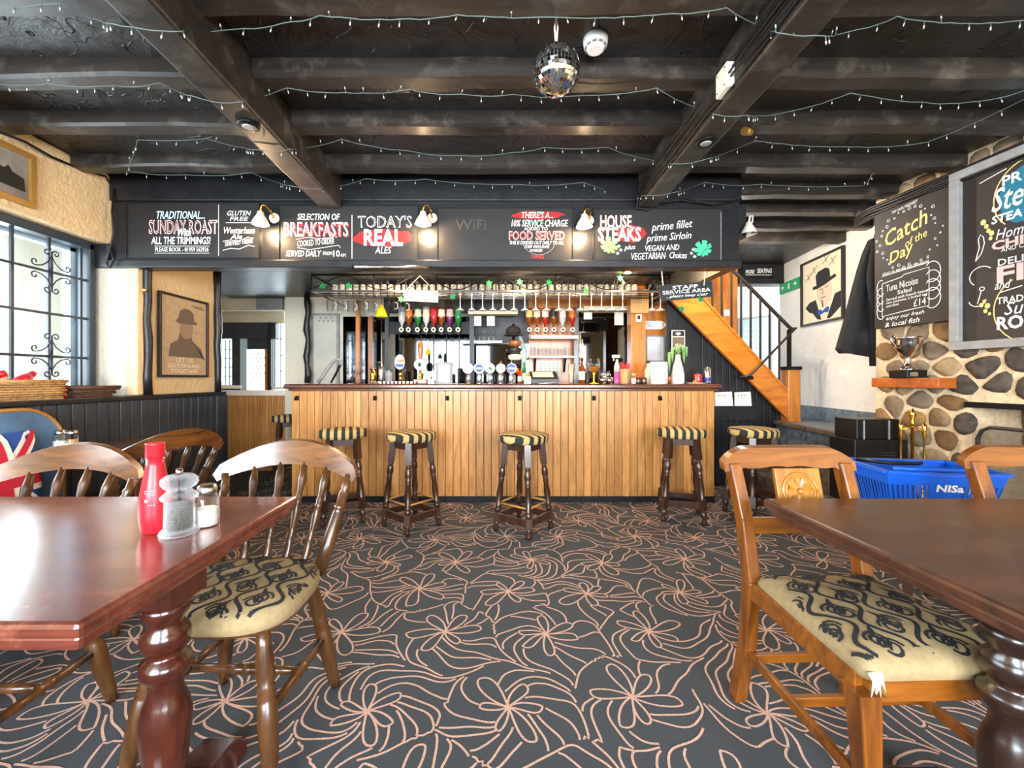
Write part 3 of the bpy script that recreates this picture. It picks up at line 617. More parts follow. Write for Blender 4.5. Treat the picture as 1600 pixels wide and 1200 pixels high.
def seat_print(t, pad, zfn, W, H):
    """dark scrollwork woven on the cover: wavy stems with curling tendrils and drop shaped buds"""
    mb = MB(); r_ = random.Random(2)
    def lay(pts, wd):
        L = len(pts); vs = []; ok = True; k0 = r_.uniform(.0006, .0018)
        seg = []
        for i in range(L):
            a = Vector(pts[max(i - 1, 0)]); c = Vector(pts[min(i + 1, L - 1)]); d = (c - a).normalized(); nn = Vector((-d.y, d.x)) * (wd[i] if isinstance(wd, list) else wd) / 2
            row = []
            for q in (Vector(pts[i]) + nn, Vector(pts[i]), Vector(pts[i]) - nn):
                z = zfn(q.x, q.y); row.append(None if z is None else V(q.x, q.y, z + k0))
            if None in row:
                if len(seg) > 1: mb.add([v for w_ in seg for v in w_], [(3 * j + m, 3 * j + 3 + m, 3 * j + 4 + m, 3 * j + 1 + m) for j in range(len(seg) - 1) for m in (0, 1)], True)
                seg = []
            else: seg.append(row)
        if len(seg) > 1: mb.add([v for w_ in seg for v in w_], [(3 * j + m, 3 * j + 3 + m, 3 * j + 4 + m, 3 * j + 1 + m) for j in range(len(seg) - 1) for m in (0, 1)], True)
    sp_ = .082
    for i in range(-4, 5):
        ph = PI * (i % 2); X0 = i * sp_
        lay([(X0 + .027 * math.sin(y / .15 * 2 * PI + ph), y) for y in [-H + k * .008 for k in range(int(2 * H / .008) + 1)]], .011)
        for j in range(-5, 6):
            y0 = j * .066 + (.0 if i % 2 else .02); sg = 1 if (i + j) % 2 else -1; cx = X0 + sg * .033; n = 20
            lay([(cx + sg * -.03 * (1 - .72 * k / n) * math.cos(1.65 * 2 * PI * k / n), y0 + .03 * (1 - .72 * k / n) * math.sin(1.65 * 2 * PI * k / n)) for k in range(n + 1)], [.008 if k < n - 4 else .011 for k in range(n + 1)])
            lay([(cx + sg * .004 + .03 * q * sg * .6, y0 + .018 + .035 * q) for q in [k / 8 for k in range(9)]], [.001 + .012 * math.sin(PI * (k / 8) ** .7) for k in range(9)])
    o = mb.build('woven_pattern', 'seatprint', pad); stuff(o)
def zring(s_, rings):
    if s_ > rings[0][0]: return None
    for (a, za), (b_, zb2) in zip(rings, rings[1:]):
        if b_ <= s_ <= a: return zb2 + (za - zb2) * (s_ - b_) / (a - b_)
    return rings[-1][1]
def crest_fn(a, b_, w=.285):
    x = (a * 2 - 1) * w; e = abs(a * 2 - 1)
    top = .80 + .10 * (1 - e ** 2.0) - (.03 * max(0, e - .93) / .07); bot = .764 + .045 * (1 - (e / .86) ** 2) if e < .86 else .764 - .012 * math.sin((e - .86) / .14 * PI) + .02 * max(0, e - .95) / .05
    return V(x, .235 + .055 * (1 - e * e) + (bot + (top - bot) * b_ - .78) * .22, bot + (top - bot) * b_)
def make_spindle():
    t = thing('spindle_chair', 'x', 'chair', (0, 0, 0), 'spindle back chairs at the left tables')
    MB().shell(lambda a, b_: crest_fn(a, b_), (0, .024, .004), 28, 5).build('crest_rail', 'chairwood', t)
    poly = [(.22 * math.copysign(abs(math.cos(q)) ** .7, math.cos(q)), .21 * math.copysign(abs(math.sin(q)) ** .7, math.sin(q))) for q in [2 * PI * i / 32 for i in range(32)]]
    poly = [(x * (1 + .06 * -y / .21), y) for x, y in poly]
    MB().prism([(x * .94, y * .94) for x, y in poly], (V(0, 0, .415), V(1, 0, 0), V(0, 1, 0), V(0, 0, 1)), .03).build('seat', 'chairleg', t, bevel=.008)
    vs = []; fs = []; m = len(poly)
    for k, (s_, z) in enumerate(((.96, .428), (1.0, .442), (.995, .472), (.93, .488), (.7, .495), (.35, .498))): vs += [V(x * s_, y * s_, z) for x, y in poly]
    vs.append(V(0, 0, .499)); fs = [(k * m + i, k * m + (i + 1) % m, (k + 1) * m + (i + 1) % m, (k + 1) * m + i) for k in range(5) for i in range(m)] + [(5 * m + i, 5 * m + (i + 1) % m, 6 * m) for i in range(m)]
    pad = MB().add(vs, fs, True).build('seat_pad', 'seatfabric', t)
    seat_print(t, pad, lambda x, y: zring(((abs(x / (1 - .06 * y / .21)) / .22) ** (2 / .7) + (abs(y) / .21) ** (2 / .7)) ** .35, [(.99, .474), (.93, .488), (.7, .495), (.35, .498), (0, .499)]), .22, .21)
    for sx in (-1, 1):
        for sy in (-1, 1):
            MB().turn((sx * .15, sy * .14, .43), (sx * .215, sy * .205, 0), [(0, .017), (.12, .022), (.3, .026), (.36, .021), (.38, .026), (.40, .021), (.42, .026), (.44, .021), (.46, .026), (.6, .028), (.8, .023), (.86, .019), (.88, .022), (1, .016)], 12).build('leg', 'chairleg', t)
        MB().turn((sx * .186, -.17, .2), (sx * .186, .17, .2), [(0, .011), (.3, .015), (.42, .014), (.45, .019), (.48, .014), (.52, .014), (.55, .019), (.58, .014), (.7, .015), (1, .011)], 10).build('stretcher', 'chairleg', t)
    MB().turn((-.186, 0, .2), (.186, 0, .2), [(0, .011), (.3, .015), (.42, .014), (.45, .019), (.48, .014), (.52, .014), (.55, .019), (.58, .014), (.7, .015), (1, .011)], 10).build('stretcher', 'chairleg', t)
    for k in range(6):
        u = -1 + k * .4; bx = u * .185; tp = crest_fn((u * .86 + 1) / 2, .05); by = .13 + .045 * (1 - u * u)
        if abs(u) > .99: pr = [(0, .021), (.3, .026), (.6, .02), (.64, .017), (.66, .023), (.68, .016), (.80, .02), (.84, .014), (.87, .019), (.9, .014), (1, .016)]
        else: pr = [(0, .009), (.08, .012), (.2, .015), (.27, .01), (.29, .014), (.31, .01), (.33, .014), (.36, .01), (.5, .017), (.58, .011), (.6, .016), (.62, .011), (.65, .015), (.68, .01), (.82, .017), (1, .008)]
        MB().turn((bx, by, .45), (tp.x, tp.y + .012, tp.z + .01), pr, 10).build('back_post' if abs(u) > .99 else 'spindle', 'chairleg', t)
    return t
sp = make_spindle()
put(sp, (-.83, 1.36, 0), -.04, 'wooden spindle back chair with scroll patterned seat at the mahogany table\'s right corner')
put(copy_tree(sp), (-1.58, 1.27, 0), .05, 'wooden spindle back chair at the mahogany table, nearest the left edge')
put(copy_tree(sp), (-1.86, 2.12, 0), PI / 2 * -1 - .25, 'wooden spindle back chair seen side on at the window table')
def make_carved():
    t = thing('carved_chair', 'x', 'chair', (0, 0, 0), 'carved back chairs at the right table')
    def crest(a, b_):
        x = (a * 2 - 1) * .245; e = abs(a * 2 - 1); top = .893 - .05 * max(0, (e - .55) / .45) ** 2.2; bot = .812 + (.012 if e < .75 else -.002) + .004 * math.sin(e * 9)
        return V(x, .29 + .012 * (1 - e * e) + (bot + (top - bot) * b_ - .8) * .2, bot + (top - bot) * b_)
    MB().shell(crest, (0, .032, .006), 26, 4).build('crest_rail', 'oldchair', t, bevel=.006)
    for sx in (-1, 1):
        mb = MB(); pts = [V(sx * .205, .285, 0), V(sx * .2, .235, .22), V(sx * .198, .215, .45), V(sx * .2, .25, .65), V(sx * .205, .31, .83)]
        for p, q in zip(pts, pts[1:]): mb.bar(p, q + (q - p).normalized() * .006, .042, .046, (0, 1, 0))
        mb.build('back_post', 'oldchairleg', t, bevel=.005)
        mb = MB(); pts = [(.40, .055), (.34, .05), (.2, .042), (.1, .04), (.0, .036)]; prev = None
        vs = []
        for z, s_ in pts:
            oy = -.205 - .015 * math.sin(z / .4 * PI); vs += [V(sx * .2 - s_ / 2, oy - s_ / 2, z), V(sx * .2 + s_ / 2, oy - s_ / 2, z), V(sx * .2 + s_ / 2, oy + s_ / 2, z), V(sx * .2 - s_ / 2, oy + s_ / 2, z)]
        mb.add(vs, [(k * 4 + i, k * 4 + (i + 1) % 4, (k + 1) * 4 + (i + 1) % 4, (k + 1) * 4 + i) for k in range(4) for i in range(4)] + [(0, 1, 2, 3), (16, 17, 18, 19)]); mb.build('front_leg', 'oldchairleg', t, bevel=.004)
        MB().bar((sx * .2, -.2, .405), (sx * .2, .21, .43), .025, .06).build('seat_rail', 'oldchair', t, bevel=.003); MB().bar((sx * .2, -.19, .17), (sx * .2, .235, .2), .018, .03).build('stretcher', 'oldchair', t, bevel=.003)
    MB().bar((-.19, -.205, .40), (.19, -.205, .40), .025, .06).build('seat_rail', 'oldchair', t, bevel=.003)
    MB().bar((-.2, .03, .185), (.2, .03, .185), .018, .03).build('stretcher', 'oldchair', t, bevel=.003); MB().bar((-.2, .2, .2), (.2, .2, .2), .018, .03).build('stretcher', 'oldchair', t, bevel=.003)
    MB().bar((-.195, .245, .635), (.195, .245, .635), .022, .055).build('lower_rail', 'oldchair', t, bevel=.004)
    spn = V(0, .18, 0.8).normalized(); so = V(0, .245, .66); sn = V(0, -1, .22).normalized()
    s_ = MB().prism([(-.082, 0), (.082, 0), (.082, .17), (-.082, .17)], (so, V(1, 0, 0), spn, sn), .016).build('splat', 'carving', t, bevel=.003)
    fr_ = (so + spn * .09 + sn * .016, V(1, 0, 0), spn, sn); mb = MB()
    ring = [fr_[0] + V(1, 0, 0) * .062 * math.cos(q) + spn * .062 * math.sin(q) for q in [2 * PI * i / 28 for i in range(29)]]; mb.tube(ring, .0055, 6); ring = [fr_[0] + V(1, 0, 0) * .05 * math.cos(q) + spn * .05 * math.sin(q) for q in [2 * PI * i / 28 for i in range(29)]]; mb.tube(ring, .003, 6)
    for k in range(5):
        q = PI / 2 + k * 2 * PI / 5; d = V(1, 0, 0) * math.cos(q) + spn * math.sin(q); e = V(1, 0, 0) * -math.sin(q) + spn * math.cos(q)
        mb.add([fr_[0] + d * .012, fr_[0] + d * .03 - e * .016 + sn * .004, fr_[0] + d * .047 - e * .012 + sn * .002, fr_[0] + d * .042 + sn * .008, fr_[0] + d * .047 + e * .012 + sn * .002, fr_[0] + d * .03 + e * .016 + sn * .004], [(0, 1, 2, 3), (0, 3, 4, 5)])
    mb.ball(fr_[0], .012); mb.build('rosette', 'carving', s_)
    poly = [(-.215, -.235), (.215, -.235), (.2, .2), (-.2, .2)]; rp = []
    for i in range(4):
        p, q, r_ = Vector(poly[i - 1]), Vector(poly[i]), Vector(poly[(i + 1) % 4])
        for k in range(5): tt = k / 4; a_ = q.lerp(p, .08); c_ = q.lerp(r_, .08); rp.append(tuple((a_ * (1 - tt) ** 2 + q * 2 * tt * (1 - tt) + c_ * tt * tt)))
    vs = []; m = len(rp)
    for s2, z in ((.97, .43), (1.0, .445), (1.0, .462), (.97, .478), (.85, .492), (.5, .502)): vs += [V(x * s2, -.015 + (y + .015) * s2, z) for x, y in rp]
    vs.append(V(0, -.015, .504)); MB().add(vs, [(k * m + i, k * m + (i + 1) % m, (k + 1) * m + (i + 1) % m, (k + 1) * m + i) for k in range(5) for i in range(m)] + [(5 * m + i, 5 * m + (i + 1) % m, 6 * m) for i in range(m)], True).build('seat_pad', 'seatfabric', t); pad = t.children[-1] if t.children[-1].name.startswith('seat_pad') else [c for c in t.children if c.name.startswith('seat_pad')][0]
    seat_print(t, pad, lambda x, y: zring(max(abs(x) / (.2075 - .0172 * (y + .0175) / .2175), abs(y + .015) / .2175), [(.99, .466), (.97, .478), (.85, .492), (.5, .502), (0, .504)]), .215, .235)
    tr_ = MB()
    for k in range(5): a = -.205 + k * .006; tr_.tube([V(a, -.232, .455), V(a - .004 + R.uniform(-.008, .008), -.243, .44), V(a + R.uniform(-.01, .01), -.24, .40 + R.uniform(0, .02))], [.006, .004, .001], 5)
    tr_.build('torn_stuffing', 'labelcream', t)
    return t
cc = make_carved()
put(cc, (1.075, 1.22, 0), .03, 'honey coloured carved back chair with torn scroll seat, wholly in view at the right table')
put(copy_tree(cc), (1.93, 1.22, 0), -.2, 'honey coloured carved back chair cut off by the right edge of the picture')
# bench under the window, tub chair, cushion
t = thing('window_bench', 'black painted bench seat running along the panelled window wall', 'bench', (-2.33, 1.9, 0))
MB().box(-2.538, .2, .4, -2.25, 3.6, .43).build('seat', 'blackpaint', t, bevel=.006); MB().box(-2.538, .2, 0, -2.28, 3.6, .4).build('front_panel', 'bluedado', t)

# ================================================================== FASCIA CHALKBOARDS
def board(label, x0, y0, x1, y1, Y=YF):
    p = px((x0 + x1) / 2, y1, Y); t = thing('chalkboard', label, 'chalkboard', (p.x, Y, p.z), 'chalkboards along the canopy')
    fr_ = pxframe(Y)
    MB().prism([(x0, y0), (x1, y0), (x1, y1), (x0, y1)], fr_, .012).build('panel', 'board', t)
    mb = MB(); e = 1.6
    for a, b_, c, d in ((x0 - e, y0 - e, x1 + e, y0), (x0 - e, y1, x1 + e, y1 + e), (x0 - e, y0, x0, y1), (x1, y0, x1 + e, y1)): mb.prism([(a, b_), (c, b_), (c, d), (a, d)], fr_, .02)
    mb.build('frame', 'fascia', t)
    return t, fr_
FB = .0135
def lines(t, mat, fr_, items, off=FB, name='lettering'):
    for it in items:
        mb = MB(); txt(mb, it[0], *it[1:5], fr_, off, *(it[5:] if len(it) > 5 else ())); o = mb.build(name, mat, t)
        if it[0].startswith('-'): stuff(o)
def rib(t, mat, fr_, curves, wd, off=FB, name='chalk_line'):
    mb = MB()
    for c in curves: mb.ribbon(c, wd, fr_, off)
    return mb.build(name, mat, t)
def blob(cx, cy, rx, ry, n=18, j=.12, sd=1):
    r_ = random.Random(sd); return [(cx + rx * (1 + r_.uniform(-j, j)) * math.cos(2 * PI * i / n), cy + ry * (1 + r_.uniform(-j, j)) * math.sin(2 * PI * i / n)) for i in range(n)]
t, f = board('black chalkboard reading Traditional Sunday Roast at the left end of the canopy', 201, 319, 406, 403)
lines(t, 'cyan', f, [('TRADITIONAL...', 247, 331, 322, 343, .008, .25)])
lines(t, 'pink', f, [('SUNDAY ROAST', 235, 344.6, 342, 366.8, .03)]); lines(t, 'board', f, [('SUNDAY ROAST', 236.5, 346, 340, 365.4, -.01)], FB + .0004, 'letter_inset')
lines(t, 'chalkwhite', f, [('With', 280, 358, 301, 370, .02, .3), ('ALL THE TRIMMINGS!', 239, 371, 331, 382.6, .01, .1), ('PLEASE BOOK - 01959 562926', 245, 387.5, 328, 394), ('GLUTEN', 357, 330.6, 394, 338, .0, .3), ('FREE', 361, 340, 390, 346, .0, .2), ('Westerham', 352, 356, 400, 366, .005, .3), ('Ale', 362, 367, 380, 374.5, .005, .3), ('SERVED HERE', 353, 376.5, 397, 383, 0, .2, .12)], FB + .0008)
rib(t, 'chalkwhite', f, [[(343.5, 321), (343.5, 401)], [(355, 349), (396, 349)], [(244, 385.5), (329, 385.5)], [(244, 396.4), (329, 396.4)], [(350, 378 + 0), (362, 376), (375, 378), (388, 372), (398, 373)], [(350, 392), (362, 389), (376, 390), (390, 384), (399, 386)]], .7)
t, f = board('black chalkboard reading Selection of Breakfasts and Today\'s Real Ales', 438.5, 323.5, 653, 407.6)
lines(t, 'chalkwhite', f, [('SELECTION OF', 466, 335, 532, 345, .008, .2), ('COOKED TO ORDER', 466, 375, 523, 384, 0, .2, .08), ('SERVED DAILY', 448, 392.4, 503, 401.5, .01, .2), ('FROM', 506, 394, 520, 399.5), ('10', 522, 392, 532, 402, .01), ('AM', 533, 397, 541, 402), ("TODAY'S", 560, 338, 644, 356.6, .015), ('ALES', 587, 386.5, 612, 397, 0, .2)])
MB().flat(blob(600, 373, 46, 14, sd=4), f, FB + .0002).build('red_wash', 'redglow', t)
lines(t, 'board', f, [("TODAY'S", 561.5, 339.4, 642.5, 355.2, -.012)], FB + .0004, 'letter_inset')
lines(t, 'red', f, [('BREAKFASTS', 446, 350, 547, 372, .03)], FB + .0002); lines(t, 'chalkwhite', f, [('BREAKFASTS', 445, 348, 545, 370.5, .015), ('REAL', 569.5, 359, 630, 385, .03)], FB + .0006)
lines(t, 'red', f, [('REAKFAST', 457.5, 350.5, 533.5, 369, -.02)], FB + .001, 'letter_inset')
rib(t, 'chalkwhite', f, [[(551, 337), (551, 405)], [(464, 375), (480, 372), (500, 374), (528, 371)], [(466, 388), (485, 391), (505, 388), (530, 384), (533, 388)]], .7)
t, f = board('black chalkboard with the red service charge notice in the canopy\'s middle', 684.5, 326.7, 894, 409.6)
lines(t, 'faint', f, [('WiFi', 711.5, 343.6, 760, 360, .01)])
MB().flat(blob(840, 337, 40, 6.5, sd=2), f, FB + .0002).build('red_wash', 'redglow', t)
lines(t, 'chalkwhite', f, [("THERE'S A...", 815, 332, 864, 342, .008, .2), ('10% SERVICE CHARGE', 799, 344.6, 887, 355, .01, .2), ('ADDED TO', 818.7, 356, 855.5, 361), ('THIS IS DIVIDED OUT DAILY TO ALL', 796, 377.5, 880.5, 383, .0, .2), ('STAFF WHO HAVE', 819, 384, 858, 389, 0, .2), ('WORKED', 828, 390, 847, 394.5, 0, .2)], FB + .0005)
lines(t, 'pink', f, [('FOOD SERVED', 795, 362, 882, 376, .03)]); lines(t, 'red', f, [('FOOD SERVED', 796.2, 363, 880.8, 375, -.005), ('THANKS', 829.5, 399, 850, 405, 0, .2)], FB + .0005)
rib(t, 'greyframe', f, [arc(842, 372, 27, .3, PI - .3, 14)], .6)
t, f = board('black chalkboard reading House Steaks with two green leaves painted on', 927.6, 328, 1126, 411.5)
MB().flat(blob(985, 366, 24, 14, sd=9), f, FB + .0002).build('red_wash', 'redglow', t)
lines(t, 'pink', f, [('HOUSE', 937, 337, 986, 358, .03), ('STEAKS', 933.5, 355.5, 1000.7, 378.4, .035)], FB + .0005)
lines(t, 'chalkwhite', f, [('prime fillet', 1016, 347, 1081, 363, .0, .35, .1), ('prime Sirloin', 1008, 365, 1079, 380, .0, .35, .08), ('plus', 974, 383.6, 992, 393, 0, .35, .1), ('VEGAN AND', 1007, 383.6, 1060, 392.4, .0, .2, .04), ('VEGETARIAN', 985.5, 395.6, 1039, 406, 0, .2, .03), ('Choices', 1045, 394.6, 1072, 404.4, 0, .3)], FB + .0007)
rib(t, 'greyframe', f, [[(1125, 332), (1125, 410)]], 1)
def monstera(cx, cy, w, h, ang):
    pts = []; n = 40
    for i in range(n):
        q = 2 * PI * i / n; r_ = (1 - .35 * math.sin(q)) * .78 * (1 if (i % 5) else .55); x, y = r_ * math.cos(q) * w, -r_ * math.sin(q) * h * -1
        pts.append((cx + x * math.cos(ang) - y * math.sin(ang), cy + x * math.sin(ang) + y * math.cos(ang)))
    return pts
for (cx, cy, mm_, an, dr) in ((950, 388, 'lime', .4, 1), (1098, 393, 'green', -.3, -1)):
    lf = MB().flat(monstera(cx, cy, 17, 16, an), f, FB + .0004).build('painted_leaf', mm_, t)
    rib(lf, 'board', f, [[(cx - 10 * dr, cy - 11), (cx, cy), (cx + 6 * dr, cy + 10)]] + [[(cx + d * dr, cy + d), (cx + d * dr + 11, cy + d - 5)] for d in (-6, -1, 4)], .6, FB + .0008, 'leaf_vein')
    mb = MB()
    for a, b_ in ((16, 8), (19, 14), (14, 19)): mb.flat([(cx + dr * a - 3, cy + b_ - 10), (cx + dr * a, cy + b_ - 13), (cx + dr * a + 3, cy + b_ - 10), (cx + dr * a, cy + b_ - 8)], f, FB + .0005)
    mb.build('painted_bud', 'cyan', t)
# ---- swan neck lamps on the fascia
def lamp(x, y, lab, lit, Y=YF, bulb_px=None):
    p = px(x, y, Y - .11); w0 = V(p.x + .05, Y - .021, p.z + .02)
    t = thing('wall_lamp', lab, 'lamp', (p.x, Y, p.z - .06), 'cream swan neck lamps over the bar')
    MB().tube([w0, w0 + V(0, -.012, 0)], [.038, .034], 18).build('wall_rose', 'shade', t)
    MB().tube([w0 + V(0, -.012, 0), w0 + V(0, -.05, .03), w0 + V(-.02, -.085, .06), w0 + V(-.045, -.092, .055), V(p.x, p.y, p.z + .028)], .007, 8).build('arm', 'brass' if lit else 'shade', t)
    MB().lathe((p.x, p.y, p.z), [(.012, .035), (.02, .03), (.024, .01), (.04, -.015), (.052, -.04), (.056, -.055)], 20, cap=False).build('lamp_shade', 'shade', t)
    MB().ball((p.x, p.y, p.z - .03), .026, 1.1).build('bulb', 'bulb' if lit else 'clearwhite', t)
    if lit:
        l = point('lamp_glow', (p.x, p.y - .005, p.z - .075), 9, WARM, .02)
        l.parent = t; l.location = l.location - t.location
lamp(407, 338, 'cream swan neck lamp beside the Sunday Roast board', True); lamp(661, 338, 'cream swan neck lamp left of the blank middle board', True)
lamp(913, 342, 'cream swan neck lamp between the two right hand boards', True); lamp(1170, 354, 'unlit cream swan neck lamp past the right end of the canopy', False, 3.17)
MB().box(1.74, 3.1, 2.2, 1.85, 3.17, 2.45).build('lamp_block', 'blackpaint', cn)
for (x, y, po) in ((.25, 3.75, 22), (-.95, 3.75, 18), (1.2, 3.85, 14)):
    d = thing('soffit_downlight', 'small round downlight in the canopy underside above the %s' % {.25: 'beer taps', -.95: 'hand pumps', 1.2: 'right end of the bar'}[x], 'light', (x, y, 2.13), 'downlights under the canopy')
    MB().lathe((x, y, 2.13), [(.045, .02), (.048, .004), (.04, 0)], 18).build('bezel', 'brass', d); MB().lathe((x, y, 2.128), [(.03, .004), (.03, 0)], 16).build('lens', 'bulb', d)
    l = point('downlight_glow', (x, y, 2.1), po, WARM, .03); l.parent = d; l.location = V(0, 0, -.03)
t = thing('strip_light', 'thin steel strip light fixed under the canopy edge', 'light', px(612, 417, YF - .04)); p0 = px(552, 417, YF - .045); p1 = px(671, 417, YF - .045); MB().tube([p0, p1], .011, 10).build('tube', 'steel', t)
for p in (p0, p1): MB().tube([p, p + V(.012 if p is p1 else -.012, 0, 0)], .013, 10).build('end_cap', 'iron', t)
# cable hank at the left end of the canopy
mb = MB(); mb.tube([px(178, 294, 2.97), px(175, 330, 2.95), px(178, 365, 2.95), px(170, 395, 2.945), px(166, 412, 2.945), px(172, 418, 2.945), px(177, 405, 2.945), px(172, 385, 2.95)], .007, 6); mb.tube([px(-30, 195, 2.12), px(40, 222, 2.4), px(80, 245, 2.55), px(120, 262, 2.75), px(165, 276, 2.95), px(178, 296, 2.98)], .008, 6)
tag(mb.build('cable', 'cable'), 'black cable sagging along the cream wall and looped by the left fascia end', 'cable')
# ---- pictures on the left wall
def framed(name, label, cat, fr_, W, H, fw, fm, pm, depth=.025, glass=False):
    o, u, v, n = fr_; t = thing(name, label, cat, o + u * W / 2 + v * H); mb = MB()
    for a, b_, c, d in ((0, 0, W, fw), (0, H - fw, W, H), (0, fw, fw, H - fw), (W - fw, fw, W, H - fw)): mb.prism([(a, b_), (c, b_), (c, d), (a, d)], fr_, depth)
    mb.build('frame', fm, t, bevel=.002); MB().prism([(fw, fw), (W - fw, fw), (W - fw, H - fw), (fw, H - fw)], fr_, .008).build('print', pm, t)
    return t
f = (V(-2.615, 3.19, 1.148 + .68), V(0, 1, 0), V(0, 0, -1), V(1, 0, 0))
t = framed('framed_poster', 'brown framed poster of a man in a hat, below the Sunday Roast board', 'picture', f, .54, .665, .018, 'darkframe', 'poster_tan'); f2 = f; MB().flat([(.1, .5), (.12, .4), (.2, .36), (.22, .3), (.34, .3), (.36, .36), (.46, .42), (.5, .52), (.5, .5)] , f, .009).build('jacket', 'poster_dark', t)
MB().flat(blob(.29, .26, .075, .09, 20, .03), f, .0095).build('face', 'poster_mid', t); MB().flat([(.17, .21), (.2, .185), (.22, .12), (.27, .095), (.33, .1), (.37, .13), (.38, .19), (.42, .2), (.4, .22), (.2, .225)], f, .010).build('hat', 'poster_dark', t)
lines(t, 'labelcream', f, [('LET US', .18, .51, .36, .545), ('GO FORWARD', .09, .555, .45, .59), ('TOGETHER', .12, .6, .42, .632)], .0105)
mb = MB()
for a in (.36, .40, .44): mb.prism([(a, .05), (a + .05, .07), (a + .05, .08), (a, .062)], f, .001, .009)
mb.build('aeroplanes', 'poster_dark', t)
f = (V(-2.775, 1.55, 2.475), V(0, 1, 0), V(0, 0, -1), V(1, 0, 0))
t = framed('framed_photograph', 'gilt framed old photograph of a long building, high above the window', 'picture', f, .93, .315, .03, 'gold', 'photo_sky')
MB().flat([(.05, .25), (.05, .13), (.3, .12), (.33, .085), (.36, .12), (.52, .12), (.54, .08), (.57, .12), (.66, .125), (.69, .095), (.72, .13), (.78, .14), (.8, .115), (.82, .145), (.88, .16), (.885, .235), (.6, .23), (.3, .26)], f, .009).build('building', 'photo_dark', t)
# brass coat peg on the pier post
tag(MB().ball(px(226, 453, 3.0), .013).tube([px(226, 453, 3.03), px(226, 453, 2.99)], .006, 8).build('brass_knob', 'brass'), 'small brass knob on the dark post by the framed poster', 'knob')

# ================================================================== CEILING THINGS
t = thing('mirror_ball', 'silver mirror ball hanging from the ceiling on a white ribbon', 'mirror ball', (.231, 1.65, 2.27)); c = V(.231, 1.65, 2.37); rr = .093
MB().ball(c, rr - .003, 1, 20).build('core', 'greyframe', t); mb = MB(); nr = 21
for i in range(nr):
    th0 = PI * (i + .06) / nr; th1 = PI * (i + .94) / nr; nc = max(4, int(round(42 * math.sin((th0 + th1) / 2))))
    for k in range(nc):
        a0 = 2 * PI * (k + .06) / nc; a1 = 2 * PI * (k + .94) / nc; jt = V(R.uniform(-1, 1), R.uniform(-1, 1), R.uniform(-1, 1)) * .0009
        pts = [c + V(math.sin(q) * math.cos(a), math.sin(q) * math.sin(a), math.cos(q)) * rr for q, a in ((th0, a0), (th1, a0), (th1, a1), (th0, a1))]; pts[0] += jt; pts[2] -= jt
        mb.add(pts, [(0, 1, 2, 3)])
stuff(mb.build('mirror_tiles', 'mirrortile', t))
MB().tube([c + V(0, 0, rr), c + V(-.006, 0, .17), c + V(0, 0, .225), c + V(.006, 0, .17), c + V(0, 0, rr)], .0035, 6).build('ribbon', 'paper', t)
mb = MB(); mb.ball(c + V(-.012, -.01, .228), .009); mb.ball(c + V(.014, -.01, .222), .009); mb.build('bow', 'paper', t)
t = thing('smoke_detector', 'round white smoke detector on the ceiling beside the mirror ball', 'smoke detector', (.42, 1.79, 2.56))
MB().lathe((.42, 1.79, ZC - .052), [(.028, 0), (.034, .003), (.038, .014), (.048, .02), (.052, .034), (.053, .052)], 24).build('body', 'plasticwhite', t); mb = MB()
for k in range(10): a = 2 * PI * k / 10; mb.obox((.42 + .042 * math.cos(a), 1.79 + .042 * math.sin(a), ZC - .036), V(-math.sin(a), math.cos(a), 0) * .009, V(math.cos(a), math.sin(a), 0) * .003, V(0, 0, .003))
mb.build('vent', 'greyframe', t)
t = thing('junction_box', 'cream electrical junction box on the side of the right hand beam', 'box', (.985, 1.8, 2.39)); MB().box(.965, 1.755, 2.385, 1.0, 1.845, 2.49).build('cover', 'beige', t, bevel=.004)
mb = MB(); [mb.ball((.964, y, z), .003) for y in (1.77, 1.83) for z in (2.40, 2.475)]; mb.build('screw', 'iron', t)
for (x, y, lab) in ((-1.2, 2.0, 'dark recessed downlight in the underside of the left beam'), (1.07, 2.14, 'dark recessed downlight in the underside of the right beam')):
    t = thing('beam_downlight', lab, 'light', (x, y, ZB - .012)); MB().lathe((x, y, ZB - .012), [(.036, 0), (.05, .004), (.05, .012)], 20).build('bezel', 'iron', t); MB().lathe((x, y, ZB - .016), [(.02, 0), (.03, .006)], 16).build('lens', 'greyframe', t)
t = thing('ceiling_spotlight', 'small dark spotlight on a joist just right of the right beam', 'light', px(1162, 216, 2.31)); p = V(1.37, 2.28, ZJ); MB().tube([p, p - V(0, 0, .03)], .006, 6).build('stem', 'iron', t); MB().tube([p + V(-.03, -.02, -.035), p + V(.03, .02, -.02)], [.022, .016], 12).build('head', 'gold', t)
# cables along the right beam and the right wall top
mb = MB()
for k in range(5): mb.tube([V(.99 - .008 * (k % 3), y, ZB + .02 + .028 * k + R.uniform(-.012, .012)) for y in (.6, 1.0, 1.4, 1.75, 2.0, 2.3, 2.6, 2.9)], .0045, 5)
for k in range(2): mb.tube([V(.99, 2.92, ZB + .08), V(.985, 2.955, ZB - .01 + .01 * k), V(1.07, 2.96, ZB - .02), V(1.15, 2.95, ZB + .03), V(1.3, 2.96, ZB + .05 + .02 * k), V(1.55, 2.965, ZB + .02), V(1.74, 2.97, ZB + .06)], .005, 5)
tag(mb.build('cable_bundle', 'cable'), 'bundle of black cables running along the right hand beam to the canopy', 'cable')
mb = MB()
for k in range(6): mb.tube([V(wx(y), y, 2.42 + .015 * k + R.uniform(-.008, .008)) + WN * (.05 + .012 * (k % 3)) for y in (1.6, 2.0, 2.4, 2.7, 3.0, 3.3)] + [V(3.05, 3.55, 2.46 + .01 * k)], .012, 6)
tag(mb.build('cable_bundle', 'cable'), 'thick bundle of black cables along the top of the stone wall', 'cable')
